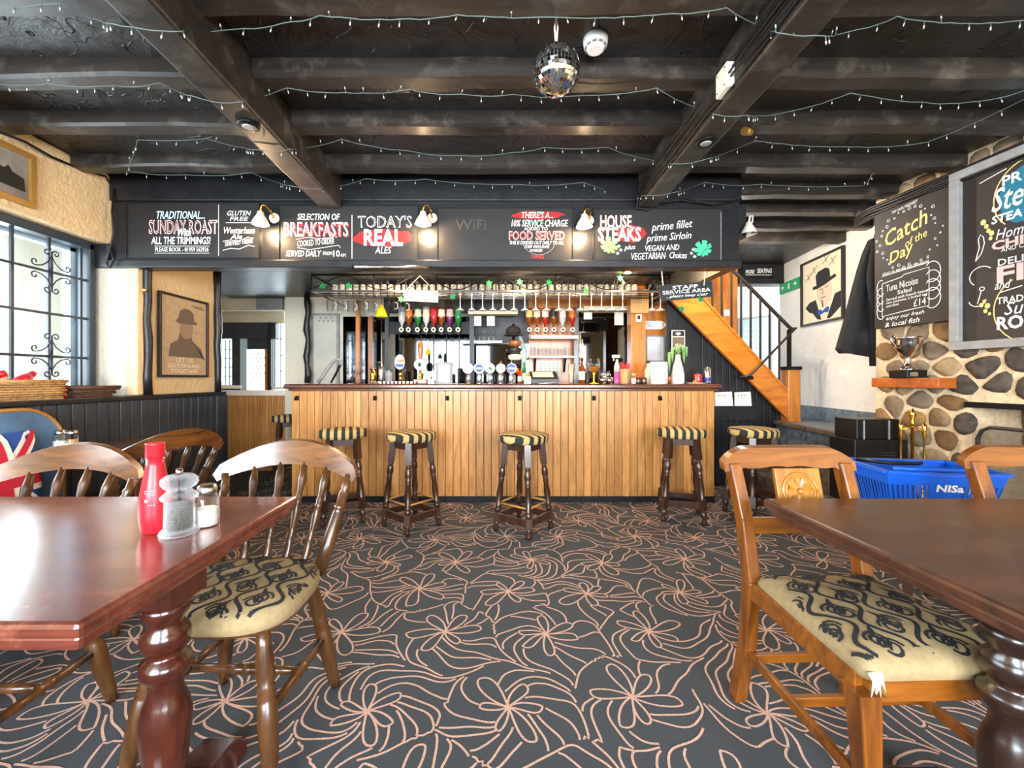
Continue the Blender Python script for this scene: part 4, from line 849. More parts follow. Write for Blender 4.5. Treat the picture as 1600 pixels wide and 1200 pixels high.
# fairy lights: each string is wire and bulbs, pinned to the joists
def yz(x, y, z=2.505): Y = (z - CAMH) * F / (VY - y); return px(x, y, Y)
def fairy(lab, pts, z=2.505, group='fairy light strings on the ceiling'):
    fine = []
    for (xa, ya), (xb, yb) in zip(pts, pts[1:]):
        n = max(1, int(abs(xb - xa) / 14))
        for i in range(n):
            q = i / n; fine.append((xa + (xb - xa) * q, ya + (yb - ya) * q + (3 * math.sin(PI * q) if n > 2 else 0)))
    P_ = []
    for x, y in fine + [pts[-1]]:
        p = yz(x, y, z); q = yz(x, y, ZB - .012)
        P_.append(q if (-1.32 < q.x < -1.08 or .96 < q.x < 1.18) and q.y < 2.99 else p)
    t = thing('fairy_lights', lab, 'fairy lights', P_[0], group); full = []
    for a, b_ in zip(P_, P_[1:]):
        n = max(1, int((b_ - a).length / .04))
        for i in range(n): q = i / n; full.append(a.lerp(b_, q) + V(R.uniform(-.003, .003), R.uniform(-.003, .003), -.003 * math.sin(PI * q)))
    full.append(P_[-1]); MB().tube(full, .002, 5).build('wire', 'wire', t); mb = MB(); md = MB(); L = 0
    for a, b_ in zip(full, full[1:]):
        L += (b_ - a).length
        if L > .075:
            L = 0; d = V(R.uniform(-.3, .3), R.uniform(-.3, .3), -1 if R.random() < .8 else 1).normalized(); mb.tube([b_, b_ + d * .017], .0017, 4); md.tube([b_ + d * .016, b_ + d * .027], [.0032, .0018], 5)
    stuff(mb.build('bulb_stems', 'wire', t)); stuff(md.build('bulbs', 'bulbtip', t))
fairy('fairy light string nearest the camera, crossing the top of the picture', [(-20, 10), (95, 4), (127, 22), (205, 42), (300, 48), (380, 44), (440, 36), (500, 24), (625, 30), (715, 23), (870, 27), (1050, 22), (1135, 12), (1212, 50), (1272, 56), (1325, 50), (1402, 26), (1500, 36), (1610, 30)])
fairy('fairy light string passing just below the mirror ball', [(-20, 130), (75, 131), (180, 134), (250, 130), (330, 158), (378, 158), (448, 137), (540, 145), (640, 140), (720, 147), (800, 148), (905, 150), (1025, 138), (1115, 178), (1168, 180), (1225, 176), (1330, 145), (1440, 160), (1530, 158), (1610, 138)])
fairy('fairy light string one row nearer the bar than the mirror ball', [(215, 218), (322, 216), (412, 235), (455, 233), (533, 218), (640, 236), (720, 243), (800, 238), (850, 230), (950, 230), (1020, 250), (1080, 255), (1180, 220), (1340, 230), (1450, 222), (1610, 150)])
fairy('fairy light string closest to the canopy boards', [(215, 218), (208, 243), (199, 267), (290, 273), (392, 270), (470, 293), (515, 292), (570, 279), (665, 280), (800, 288), (912, 285), (990, 305), (1030, 305), (1100, 285), (1190, 288), (1350, 290), (1365, 270)])

# ================================================================== BAR TOP
ZT = 1.1
def at(x, Y): return (x - VX) * Y / F
def lat(name, mat, parent, x, Y, prof, n=18, z0=ZT, cap=True):
    s_ = Y / F; return MB().lathe((at(x, Y), Y, z0), [(r * s_, z * s_) for r, z in prof], n, cap=cap).build(name, mat, parent)
def th(name, label, cat, x, Y, z0=ZT, group=None): return thing(name, label, cat, (at(x, Y), Y, z0), group)
t = th('soda_gun_hose', 'grey hose bent into a hook at the left end of the bar', 'hose', 512, 4.2)
MB().tube([px(x, y, 4.2) for x, y in ((497, 598), (504, 588), (513, 575), (522, 564), (529, 561), (533, 564), (532, 571))], [.017] * 7, 10).build('hose', 'greyframe', t); MB().tube([px(x, y, 4.2) for x, y in ((532, 569), (526, 582), (517, 598))], [.016, .012, .008], 10).build('nozzle', 'iron', t)
def goblet(x, Y, h, w, lab, liquid=None, stem='glass', z0=ZT):
    t = th('goblet', lab, 'glass', x, Y, z0); lat('bowl', 'glass', t, x, Y, [(2, h * .42), (w * .7, h * .5), (w, h * .68), (w * .95, h * .85), (w * .8, h)], cap=False, z0=z0); lat('stem', stem, t, x, Y, [(w * .75, 0), (w * .7, .8), (1.6, 2.5), (1.3, h * .25), (1.6, h * .36), (3, h * .43)], z0=z0)
    if liquid: lat('drink', liquid, t, x, Y, [(1.5, h * .45), (w * .66, h * .52), (w * .93, h * .66), (w * .93, h * .67)], z0=z0)
    return t
goblet(559, 4.15, 34, 11, 'large empty balloon glass by the steel pots on the bar'); goblet(928, 4.1, 40, 10, 'balloon glass with amber drink and yellow stem on the bar', 'beer', 'yellowglass')
for x, r_, h, m_, lab in ((583, 5, 24, 'brass', 'small brass measuring pot on the bar'), (596, 5, 34, 'steel', 'tall steel shaker beside the brass pot'), (608, 6, 20, 'greyframe', 'squat grey pot right of the steel shaker')):
    t = th('bar_pot', lab, 'pot', x, 4.2); lat('body', m_, t, x, 4.2, [(r_ * .85, 0), (r_, 1), (r_ * .9, h * .4), (r_, h * .5), (r_, h)]); lat('rim', 'chrome', t, x, 4.2, [(r_ + .6, h - 1), (r_ + .8, h), (r_ - .5, h + .4)])
t = th('drip_tray', 'dark drip tray under the left hand pump', 'tray', 610, 4.05); MB().box(at(580, 4.05), 3.98, ZT, at(646, 4.05), 4.14, ZT + .02).build('tray', 'countertop', t, bevel=.004); mb = MB(); [mb.box(at(583 + k * 5, 4.05), 3.99, ZT + .02, at(585 + k * 5, 4.05), 4.13, ZT + .024) for k in range(12)]; mb.build('grid', 'steel', t)
t = th('hand_pump', 'beer hand pump with an oval blue clip and dark handle', 'hand pump', 626, 4.2, ZT, 'hand pulled beer pumps'); lat('base', 'brass', t, 626, 4.2, [(5, 0), (5, 3), (3, 6), (2.6, 12), (4, 14), (2.6, 17), (2.6, 22)]); lat('handle', 'iron', t, 626, 4.2, [(2, 22), (2, 45), (3, 50), (3.2, 66), (2, 69)])
c_ = px(626, 566, 4.2) + V(0, -.035, 0)
MB().prism(blob(0, 0, .05, .075, 20, 0), (c_, V(1, 0, 0), V(0, 0, 1), V(0, -1, 0)), .008).build('pump_clip', 'whitewash', t); MB().flat([(-.045, -.02), (.045, -.02), (.03, -.05), (-.03, -.05)], (c_, V(1, 0, 0), V(0, 0, 1), V(0, -1, 0)), .009).build('clip_band', 'bluecap', t); MB().flat([(-.02, .0), (.045, .005), (.043, .03), (-.02, .02)], (c_, V(1, 0, 0), V(0, 0, 1), V(0, -1, 0)), .009).build('clip_flash', 'orange', t)
t = th('hand_pump', 'beer hand pump with a tall brown wooden handle and round pale clip', 'hand pump', 657, 4.1, ZT, 'hand pulled beer pumps'); MB().box(at(648, 4.1), 4.03, ZT, at(668, 4.1), 4.17, ZT + .045).build('plinth', 'pumpwood', t, bevel=.006); lat('base', 'brass', t, 657, 4.1, [(4, 7), (2.6, 9), (3.6, 14), (2.4, 17), (2.4, 26)]); lat('handle', 'pumpwood', t, 657, 4.1, [(2, 26), (2.6, 36), (4, 48), (4.6, 60), (3, 65), (1, 67)])
c_ = px(657.5, 570, 4.1) + V(0, -.03, 0); fr_ = (c_, V(1, 0, 0), V(0, 0, 1), V(0, -1, 0)); MB().prism(blob(0, 0, .06, .055, 24, 0), fr_, .008).build('pump_clip', 'greybadge', t); MB().flat(blob(0, 0, .036, .032, 20, 0), fr_, .009).build('clip_centre', 'softgreen', t); MB().flat(blob(-.005, 0, .016, .02, 9, .3), fr_, .0095).build('clip_emblem', 'ink', t)
t = th('bar_towel', 'rolled patterned bar towel lying in front of the hand pumps', 'towel', 622, 3.98); MB().tube([V(at(x, 3.98), 3.95, ZT + .013) for x in (594, 612, 632, 650)], .013, 10).build('roll', 'plasticwhite', t)
mb = MB(); [mb.tube([V(at(x, 3.98), 3.95, ZT + .013), V(at(x + 2.4, 3.98), 3.95, ZT + .013)], .0135, 10) for x in range(598, 648, 6)]; mb.build('print', 'ink', t)
t = th('card_holder', 'small white card standing beside the framed wifi sign', 'card', 674, 4.05); MB().obox((at(674, 4.05), 4.05, ZT + .06), V(.03, 0, 0), V(0, .004, 0), V(0, 0, .06)).build('card', 'white', t); MB().obox((at(674, 4.05), 4.045, ZT + .06), V(.006, 0, 0), V(0, .001, 0), V(0, 0, .012)).build('mark', 'ink', t)
f = pxframe(4.0); t = th('framed_sign', 'grey framed sign reading Pretty fly for a wifi on the bar', 'sign', 694, 4.0); mb = MB()
for a, b_, c, d in ((681, 566, 707, 569), (681, 597, 707, 600), (681, 569, 685, 597), (703, 569, 707, 597)): mb.prism([(a, b_), (c, b_), (c, d), (a, d)], f, .02)
mb.build('frame', 'greyframe', t); MB().prism([(685, 569), (703, 569), (703, 597), (685, 597)], f, .008).build('sheet', 'white', t); lines(t, 'ink', f, [('PRETTY', 686.5, 572, 698, 575), ('FLY', 686.5, 577, 692, 580), ('FOR', 686.5, 582, 693, 585), ('A WIFI', 686.5, 587, 696, 590)], .0095)
for k, (x, m_, ic, lab) in enumerate(((731.5, 'pinkbadge', 'pink', 'pink round badge'), (749, 'bluecap', 'whitewash', 'dark blue round badge with a white band'), (766, 'greybadge', 'leaf', 'pale round badge with a green mark'), (782.5, 'white', 'pink', 'white round badge with a pink mark'), (799, 'bluecap', 'white', 'bright blue round badge, rightmost of the taps'))):
    t = th('beer_tap', 'steel beer tap with a ' + lab, 'beer tap', x, 4.15, ZT, 'steel beer taps'); lat('column', 'steel', t, x, 4.15, [(5.5, 0), (5.5, 1), (4.4, 3), (4.2, 16), (4.6, 17)]); c_ = px(x, 575.5, 4.15); fr_ = (c_ + V(0, -.03, 0), V(1, 0, 0), V(0, 0, 1), V(0, -1, 0))
    bd = MB().prism(blob(0, 0, .049, .049, 24, 0), fr_, .02).build('badge', 'chrome', t); MB().flat(blob(0, 0, .043, .043, 24, 0), fr_, .0205).build('badge_face', m_, bd)
    MB().flat([(-.03, -.01), (.03, -.01), (.028, .008), (-.028, .008)] if k in (1, 4) else blob(0, 0, .02, .015, 9, .3, k), fr_, .021).build('badge_mark', ic, bd)
    MB().tube([c_ + V(0, -.02, -.05), c_ + V(0, -.06, -.06), c_ + V(0, -.065, -.085)], .008, 8).build('spout', 'chrome', t); MB().tube([c_ + V(0, -.01, .02), c_ + V(0, -.01, .075)], [.009, .006], 8).build('lever', 'pumpwood' if k % 2 else 'steel', t)
def bottle(name, x, Y, h, r_, mat, lab, cap='iron', label=None, z0=ZT, group=None):
    t = th(name, lab, 'bottle', x, Y, z0, group); lat('body', mat, t, x, Y, [(r_ * .9, 0), (r_, .8), (r_, h * .58), (r_ * .45, h * .74), (r_ * .38, h * .9)], z0=z0); lat('cap', cap, t, x, Y, [(r_ * .5, h * .89), (r_ * .5, h)], 12, z0)
    if label: lat('paper_label', label, t, x, Y, [(r_ * 1.04, h * .15), (r_ * 1.04, h * .48)], 18, z0, False)
    return t
bottle('sauce_bottle', 812, 4.15, 24, 3.2, 'redglass', 'small dark red bottle right of the beer taps', 'iron', 'labelcream'); bottle('soda_bottle', 819, 4.2, 34, 3, 'greenglass', 'slim green bottle right of the beer taps', 'leaf', 'paper')
t = th('straw_box', 'open box of pale straws beside the green bottle', 'box', 824, 4.05); MB().box(at(819, 4.05), 4.02, ZT, at(829, 4.05), 4.08, ZT + .07).build('box', 'labelcream', t); mb = MB(); [mb.tube([V(at(821 + k * 1.2, 4.05), 4.05, ZT + .03), V(at(820.5 + k * 1.4, 4.05), 4.05, ZT + .1)], .003, 6) for k in range(6)]; mb.build('straws', 'yellowglass', t)
t = th('till', 'sloping cash till with a light keypad behind the bar top', 'till', 848, 4.25); MB().prism([(4.15, 0), (4.4, 0), (4.4, .125), (4.33, .125), (4.15, .05)], (V(at(828, 4.25), 0, ZT), V(0, 1, 0), V(0, 0, 1), V(1, 0, 0)), .28).build('body', 'darkframe', t, bevel=.004); MB().add([V(at(832, 4.25), 4.18, ZT + .066), V(at(864, 4.25), 4.18, ZT + .066), V(at(864, 4.25), 4.31, ZT + .12), V(at(832, 4.25), 4.31, ZT + .12)], [(0, 1, 2, 3)]).build('keypad', 'labelcream', t)
t = th('receipt_papers', 'loose white receipts lying by the till', 'papers', 855, 4.0); [MB().obox((at(848 + k * 6, 4.0), 3.98 + .03 * k, ZT + .004 + .003 * k), V(.04, .01 * k, 0), V(-.008 * k, .04, 0), V(0, 0, .001)).build('sheet', 'white', t) for k in range(3)]
t = th('straw_glass', 'tall tumbler holding straws on the bar', 'glass', 893, 4.1); lat('tumbler', 'glass', t, 893, 4.1, [(4, .2), (4.2, 1), (5.6, 32)], cap=False); mb = MB(); [mb.tube([V(at(891 + k, 4.1), 4.1, ZT + .01), V(at(889.5 + 2 * k, 4.1), 4.1, ZT + .19)], .0035, 6) for k in range(4)]; mb.build('straws', 'labelcream', t)
bottle('sauce_jar', 909, 4.15, 40, 5, 'amber', 'brown glass bottle next to the straw tumbler', 'darkframe', 'paper')
t = th('cutlery_pots', 'low steel pots of cutlery in front of the right mirror', 'cutlery', 945, 4.2); lat('pot', 'steel', t, 942, 4.2, [(6, 0), (6.5, 12)]); lat('pot', 'steel', t, 953, 4.2, [(5, 0), (5.5, 10)]); mb = MB(); [mb.tube([px(940 + k * 2.2, 590, 4.2), px(939 + k * 2.6, 583 - (k % 3) * 2, 4.2)], .004, 6) for k in range(7)]; mb.build('cutlery', 'chrome', t)
t = th('spray_bottle', 'clear spray bottle filled with pink liquid', 'bottle', 964, 4.1); lat('liquid', 'pinkliquid', t, 964, 4.1, [(4.2, 0), (4.5, 1), (4.5, 19)]); lat('neck', 'clearwhite', t, 964, 4.1, [(4.5, 19), (4.2, 28), (2, 34), (1.8, 38)]); p = px(964, 560, 4.1); MB().obox(p + V(-.012, 0, .02), V(.035, 0, 0), V(0, .012, 0), V(0, 0, .014)).tube([p + V(-.03, 0, .01), p + V(-.035, 0, -.025)], .006, 6).build('trigger', 'white', t)
t = th('wicker_pot', 'straw coloured wicker pot holding condiment sachets', 'pot', 977, 4.05); lat('pot', 'wicker', t, 977, 4.05, [(7, 0), (8, 2), (8.5, 22), (9, 23)]); mb = MB(); [mb.tube([px(972 + k * 2.5, 580, 4.05), px(970 + k * 3.2, 566 + (k % 3) * 2, 4.05)], .008, 6) for k in range(5)]; mb.build('sachets', 'red', t)
def shaker(name, lab, loc, r_, h, fill, fillmat, capm='steel', n=8):
    t = thing(name, lab, 'shaker', loc); x, y, z = loc; MB().lathe((x, y, z), [(r_ * .92, 0), (r_, .004), (r_, h * .66), (r_ * .75, h * .76), (r_ * .7, h * .82)], n, cap=False).build('jar', 'glass', t); MB().lathe((x, y, z + .003), [(r_ * .86, 0), (r_ * .9, h * .02), (r_ * .9, h * fill)], n).build('contents', fillmat, t); MB().lathe((x, y, z), [(r_ * .78, h * .8), (r_ * .8, h * .84), (r_ * .78, h * .95), (r_ * .6, h)], 16).build('cap', capm, t)
    return t
shaker('salt_shaker', 'glass salt shaker beside the wicker pot on the bar', (at(990, 3.93), 3.93, ZT), .024, .1, .5, 'salt')
for x, lab in ((997, 'left of two small dark candle lanterns on the bar'), (1006, 'right of two small dark candle lanterns on the bar')): t = th('lantern', lab, 'lantern', x, 4.05); lat('body', 'darkframe', t, x, 4.05, [(4, 0), (4.5, 1), (4.5, 9), (3.5, 10)], 8); lat('glow', 'amber', t, x, 4.05, [(4.6, 3), (4.6, 7)], 8, cap=False)
bottle('milk_bottle', 1013, 4.2, 36, 5.5, 'vase', 'white stoneware bottle behind the floral canister', 'darkframe')
t = th('floral_canister', 'white canister with small printed flowers near the bar end', 'canister', 1029, 4.05); lat('body', 'vase', t, 1029, 4.05, [(13, 0), (13.5, .6), (13.5, 32), (13, 33)], 28); mb = MB()
for k in range(9): a = -PI / 2 + (k - 4) * .3; z = (6, 24, 15)[k % 3]; s_ = 4.05 / F; c_ = V(at(1029, 4.05) + 13.6 * s_ * math.cos(a), 4.05 + 13.6 * s_ * math.sin(a), ZT + z * s_); mb.ball(c_, .007, .8, 6)
mb.build('printed_flowers', 'softgreen', t); lat('lid', 'vase', t, 1029, 4.05, [(13.8, 31), (13.8, 33), (12, 34)], 28)
t = th('fruit', 'small orange fruit between canister and vase', 'fruit', 1046, 4.2); MB().ball((at(1046, 4.2), 4.2, ZT + .035), .035).build('flesh', 'orange', t); MB().tube([V(at(1046, 4.2), 4.2, ZT + .068), V(at(1046, 4.2) + .004, 4.2, ZT + .08)], .004, 6).build('stalk', 'leaf', t)
t = th('vase', 'white bottle vase with a drooping green plant at the bar end', 'vase', 1059, 4.05); lat('vase_body', 'vase', t, 1059, 4.05, [(9, 0), (9.7, 1), (9.5, 14), (7.5, 26), (4.5, 38), (4, 46)]); s_ = 4.05 / F; top = V(at(1059, 4.05), 4.05, ZT + 46 * s_)
for k, (dx, dz, dd) in enumerate(((-13, 2, -30), (-9, 8, -12), (8, 6, -14), (11, 10, -4), (-2, 9, -2), (4, 12, 3), (-6, 12, 2))):
    a = top + V(dx * s_, -.01 * k, dz * s_); b_ = top + V(dx * 1.05 * s_, -.012 * k, dd * s_); MB().tube([top, top.lerp(a, .6) + V(0, 0, .015), a, a.lerp(b_, .5), b_], [.004, .012, .018, .014, .003], 6).build('leaf', 'plantleaf', t)
t = th('drink_can', 'red drinks can near the right end of the bar', 'can', 1090, 4.15); lat('can', 'red', t, 1090, 4.15, [(5, 0), (6, 1.5), (6, 13), (5, 15)]); lat('lid', 'steel', t, 1090, 4.15, [(5, 15), (5, 15.4)])
lines(t, 'white', pxframe(4.15 - .04), [('16', 1087, 586, 1093, 595)], .0005)
t = th('drink_can', 'tall silver and blue can at the right end of the bar', 'can', 1105, 4.15); lat('can', 'steel', t, 1105, 4.15, [(5, 0), (5.5, 1.5), (5.5, 23), (4.5, 25)]); lat('band', 'bluecap', t, 1105, 4.15, [(5.6, 4), (5.6, 10)], cap=False); lat('lid', 'chrome', t, 1105, 4.15, [(4.4, 25), (4.4, 25.5)])
t = th('paper_plate', 'flat pale plate of crumbs beside the red can', 'plate', 1088, 3.97); lat('plate', 'paper', t, 1088, 3.97, [(10, 0), (15, 1.4), (15.4, 1.8)], 24); MB().ball((at(1086, 3.97), 3.97, ZT + .02), .02, .7).build('bread_roll', 'orange', t)

# ================================================================== BACK BAR
YW = 5.09
def pbox(name, mat, parent, x0, y0, x1, y1, Y, d=.02, bevel=0): return MB().prism([(x0, y0), (x1, y0), (x1, y1), (x0, y1)], pxframe(Y), d).build(name, mat, parent, bevel)
bb = thing('back_bar', 'timber and mirror back bar unit behind the counter', 'back bar', (0, 4.9, 0))
MB().box(-1.45, 4.7, 0, 1.72, 5.09, .95).build('base_cabinet', 'stoolwood', bb); MB().box(-1.47, 4.66, .95, 1.72, 5.09, .98).build('worktop', 'steel', bb)
pbox('mirror', 'mirror', bb, 537, 495, 737, 606, YW); pbox('mirror', 'mirror', bb, 903, 487, 985, 606, YW); pbox('dark_backing', 'blackpaint', bb, 741, 436, 828, 536, YW); pbox('mirror', 'mirror', bb, 741, 538, 826, 606, YW)
pbox('oak_panel', 'orangewood', bb, 826, 470, 903, 606, YW, .04); pbox('head_panel', 'darkframe', bb, 600, 430, 826, 490, YW, .01); pbox('head_panel', 'stringer', bb, 828, 436, 985, 484, YW, .012)
for x0, x1, y0, y1, m_, Y in ((558, 564, 470, 604, 'orangewood', 4.92), (577, 584, 495, 604, 'pumpwood', 4.92), (603, 609, 455, 604, 'blackpaint', 4.85), (734, 741, 440, 604, 'blackpaint', 4.85), (896, 903, 480, 604, 'stoolwood', 4.95)): pbox('upright', m_, bb, x0, y0, x1, y1, Y, .05)
for k in range(1, 5): pbox('mirror_bar', 'iron', bb, 637 + k * 20, 520, 638.2 + k * 20, 606, YW - .022, .01)
pbox('optic_rail', 'iron', bb, 609, 503, 734, 522, 4.83, .02)
pbox('spirit_shelf', 'labelcream', bb, 828, 526, 900, 531, 4.9, .14); pbox('glass_shelf', 'pumpwood', bb, 826, 557, 898, 560, 4.9, .14); pbox('top_shelf', 'labelcream', bb, 908, 482, 981, 489, 4.93, .16); pbox('top_shelf', 'labelcream', bb, 733, 489, 808, 494, 4.93, .16); pbox('wine_shelf', 'steel', bb, 720, 534, 784, 537, 4.93, .12)
for x0, x1, y0, y1 in ((741, 752, 494, 509), (761, 773, 494, 509)): pbox('shelf_card', 'paper', bb, x0, y0, x1, y1, 4.76, .003)
for x0, x1, y0, y1 in ((912, 925, 488, 499), (960, 974, 488, 508)): pbox('shelf_card', 'paper', bb, x0, y0, x1, y1, 4.76, .003)
pbox('price_sheet', 'paper', bb, 841, 564, 876, 588, YW - .042, .002); lines(bb, 'greyframe', pxframe(YW - .044), [('- - - - -', 844, 567 + 4 * k, 873, 568 + 4 * k) for k in range(5)], .0005, 'sheet_print')
for x in (834, 880): MB().prism([(0, 0), (.12, .0), (.0, -.16)], (px(x, 561, 5.03) + V(0, 0, 0), V(0, -1, 0), V(0, 0, 1), V(1, 0, 0)), .02).build('bracket', 'iron', bb)
def optic(x, Y, mat, lm, lab, g, ytop=480, ybot=505, w_=5.2):
    s_ = Y / F; p = px(x, ybot, Y); h = (ybot - ytop); t = thing('optic_bottle', lab, 'bottle', (p.x, Y, p.z - 14 * s_), g); z = p.z
    MB().lathe((p.x, Y, z), [(1.6 * s_, -6 * s_), (1.8 * s_, -2 * s_), (w_ * s_, 4 * s_), (w_ * s_, (h - 1) * s_), (w_ * .85 * s_, h * s_)], 16).build('bottle', mat, t); MB().lathe((p.x, Y, z), [(w_ * 1.03 * s_, h * .4 * s_), (w_ * 1.03 * s_, h * .85 * s_)], 16, cap=False).build('paper_label', lm, t)
    MB().lathe((p.x, Y, z), [(1.6 * s_, -17 * s_), (2.6 * s_, -14 * s_), (2.6 * s_, -6 * s_)], 12).build('optic', 'chrome', t); fr_ = (V(p.x, Y - .03, z - 10.5 * s_), V(1, 0, 0), V(0, 0, 1), V(0, -1, 0)); MB().prism(blob(0, 0, .027, .027, 16, 0), fr_, .005).build('optic_badge', 'labelcream', t); MB().flat(blob(0, 0, .013, .013, 12, 0), fr_, .0056).build('badge_mark', 'ink', t)
for x, m_, l_, lab in ((628, 'clearwhite', 'softgreen', 'clear spirit bottle with pale label, leftmost on the left optic rail'), (639, 'amber', 'orange', 'amber spirit bottle second on the left optic rail'), (653, 'greenglass', 'labelcream', 'green spirit bottle with cream label on the left optic rail'), (666, 'clearwhite', 'labelcream', 'clear spirit bottle with cream label on the left optic rail'), (678, 'redglass', 'red', 'bright red spirit bottle on the left optic rail'), (690, 'amber', 'labelcream', 'amber spirit bottle with cream label, right of the bright red one'), (703, 'purple', 'pink', 'purple spirit bottle with pink label on the left optic rail'), (716, 'greenglass', 'leaf', 'dark green spirit bottle, rightmost on the left optic rail')): optic(x, 4.72, m_, l_, lab, 'optics on the left rail')
for x, m_, l_, lab in ((827, 'amber', 'palegold', 'amber whisky bottle with gold label, first on the oak panel'), (839, 'amber', 'labelcream', 'amber whisky bottle with plain cream label on the oak panel'), (852, 'redglass', 'paper', 'dark red spirit bottle with white label on the oak panel'), (865, 'amber', 'darkframe', 'brown bottle with a dark label on the oak panel'), (879, 'clearwhite', 'paper', 'clear bottle with low white label on the oak panel'), (894, 'redglass', 'orange', 'orange labelled bottle last on the oak panel')): optic(x, 4.82, m_, l_, lab, 'optics on the oak panel', 482, 505)
tum = th('tumbler', 'clear tumbler in the row on the shelf below the oak panel optics', 'glass', 832, 4.84, px(0, 557, 4.84).z, 'tumblers on the oak shelf'); lat('glass', 'glass', tum, 832, 4.84, [(2.2, .1), (2.4, .6), (2.8, 14)], 12, px(0, 557, 4.84).z, False); lat('base', 'clearwhite', tum, 832, 4.84, [(2.2, .1), (2.4, 1.2)], 12, px(0, 557, 4.84).z)
for k in range(1, 11): o = copy_tree(tum); o.location.x = at(832 + k * 6, 4.84)
wg = th('wine_glass', 'small wine glass on the steel shelf beneath the white cards', 'glass', 734, 4.88, px(0, 534, 4.88).z, 'small glasses on the steel shelf'); lat('bowl', 'glass', wg, 734, 4.88, [(1, 8), (2.8, 11), (3, 16), (2.3, 19)], 12, px(0, 534, 4.88).z, False); lat('stem', 'clearwhite', wg, 734, 4.88, [(2.8, 0), (.6, 1), (.5, 8)], 12, px(0, 534, 4.88).z)
for k in range(1, 6): o = copy_tree(wg); o.location.x = at(734 + k * 7.5, 4.88)
# hat stand with dark cap, scarf and folded cloths in the dark recess
t = th('hat_stand', 'dark stand heaped with a cap, scarf and folded cloths behind the taps', 'hat stand', 802, 4.56, .0); xx = at(802, 4.6); MB().tube([V(xx, 4.56, 0), V(xx, 4.56, 1.75)], .014, 8).build('pole', 'iron', t); MB().lathe((xx, 4.56, 0), [(.1, 0), (.09, .02), (.02, .04)], 16).build('base', 'iron', t)
MB().ball((xx, 4.56, 1.67), .085, .75).lathe((xx, 4.55, 1.62), [(.11, 0), (.09, .012)], 16).build('cap', 'coat', t)
for k in range(5): MB().lathe((xx + R.uniform(-.02, .02), 4.56, 1.2 + .075 * k), [(.05, 0), (.085 - .004 * k, .02), (.08, .055), (.04, .07)], 12).build('folded_cloth', ['orange', 'coat', 'labelcream', 'darkframe', 'pumpwood'][k], t)
MB().tube([V(xx + .07, 4.56, 1.62), V(xx + .12, 4.55, 1.45), V(xx + .11, 4.55, 1.2), V(xx + .1, 4.55, 1.08)], [.02, .03, .03, .02], 8).build('scarf', 'softgreen', t)
t = th('dried_grass', 'bunch of dried yellow grass beside the right mirror', 'dried plant', 907, 4.95, .98); mb = MB(); [mb.tube([px(908, 604, 4.95), px(907 + k, 560, 4.95), px(903 + 2 * k + (k % 2), 512 + 6 * k, 4.95)], [.004, .004, .007], 5) for k in range(6)]; mb.build('stems', 'labelcream', t)
t = th('framed_print', 'tall narrow framed glazed print on the cream wall left of the bar', 'picture', 509, YW, 1.1); f = pxframe(YW); mb = MB()
for a, b_, c, d in ((488, 490, 531, 493), (488, 493, 490.5, 606), (527, 493, 531, 606), (488, 604, 531, 607)): mb.prism([(a, b_), (c, b_), (c, d), (a, d)], f, .03)
mb.build('frame', 'greyframe', t); pbox('print', 'poster_pale', t, 490, 493, 527, 604, YW, .012); lines(t, 'greyframe', f, [('- - -', 500, 495, 520, 498), ('- - - -', 498, 500, 522, 503)], .0125)
# yellow bells
zb_0 = px(0, 454.5, 4.0).z
for x, y, r_, lab in ((596, 496, 9, 'yellow glass bell shaped lamp hanging over the left of the bar'), (669, 554, 4.4, 'small yellow bell hanging below the optic rail')):
    Y = 4.3 if r_ > 5 else 4.6; s_ = Y / F * r_ / 9; p = px(x, y, Y); t = thing('yellow_bell', lab, 'bell', p, 'yellow bells'); MB().lathe(p, [(9 * s_, 0), (9.4 * s_, 2 * s_), (7 * s_, 10 * s_), (4 * s_, 16 * s_), (1.6 * s_, 20 * s_)], 16).build('bell', 'yellowglass', t); MB().tube([p + V(0, 0, 20 * s_), V(p.x, p.y + (0 if r_ > 5 else .2), zb_0 if r_ > 5 else px(0, 521, 4.82).z)], .003, 5).build('cord', 'iron', t)
# ---- wrought iron glass rack under the canopy
rk = thing('glass_rack', 'wrought iron glass rack with vine scrolls hung under the canopy', 'glass rack', (0, 4.0, 1.98)); YR = 4.0; f = pxframe(YR); zt, zb_ = px(0, 430, YR).z, px(0, 454.5, YR).z; xl, xr = at(487, YR), at(1045, YR)
MB().tube([V(xl, YR, zt), V(xr, YR, zt)], .005, 6).build('top_rail', 'iron', rk); MB().box(xl, YR - .012, zb_ - .012, xr, YR + .012, zb_ + .004).build('bottom_rail', 'steel', rk)
for k in range(5): MB().tube([V(xl + .05, YR + .05 + .085 * k, zb_), V(xr - .02, YR + .05 + .085 * k, zb_)], .005, 6).build('slat_rod', 'steel', rk)
for x in (xl, xr): MB().tube([V(x, YR, zb_), V(x, 4.95, zb_)], .009, 6).build('side_rail', 'steel', rk); MB().tube([V(x, YR, zt), V(x, 4.95, zt)], .005, 6).build('side_rail', 'iron', rk)
for x in (487, 584, 634, 682, 775, 868, 960, 1044): MB().tube([V(at(x, YR), YR, 2.15), V(at(x, YR), YR, zb_)], .005, 6).build('drop_rod', 'iron', rk)
mb = MB(); mb.tube([px(x, 442 + 10.5 * math.cos((x - 700) / 118 * 2 * PI - .745), YR - .004) for x in range(490, 1045, 4)], .005, 6); mb.build('vine', 'iron', rk)
for k in range(11): x = 510 + k * 46; mb = MB(); mb.tube([px(x + a, b_, YR - .004) for a, b_ in arc(0, 443, 6, 0, 5.5, 14)] + [px(x + 6 + i * 2.2, 443 + 6 * math.sin(i * .6), YR - .004) for i in range(10)], .0028, 5); mb.build('tendril', 'iron', rk)
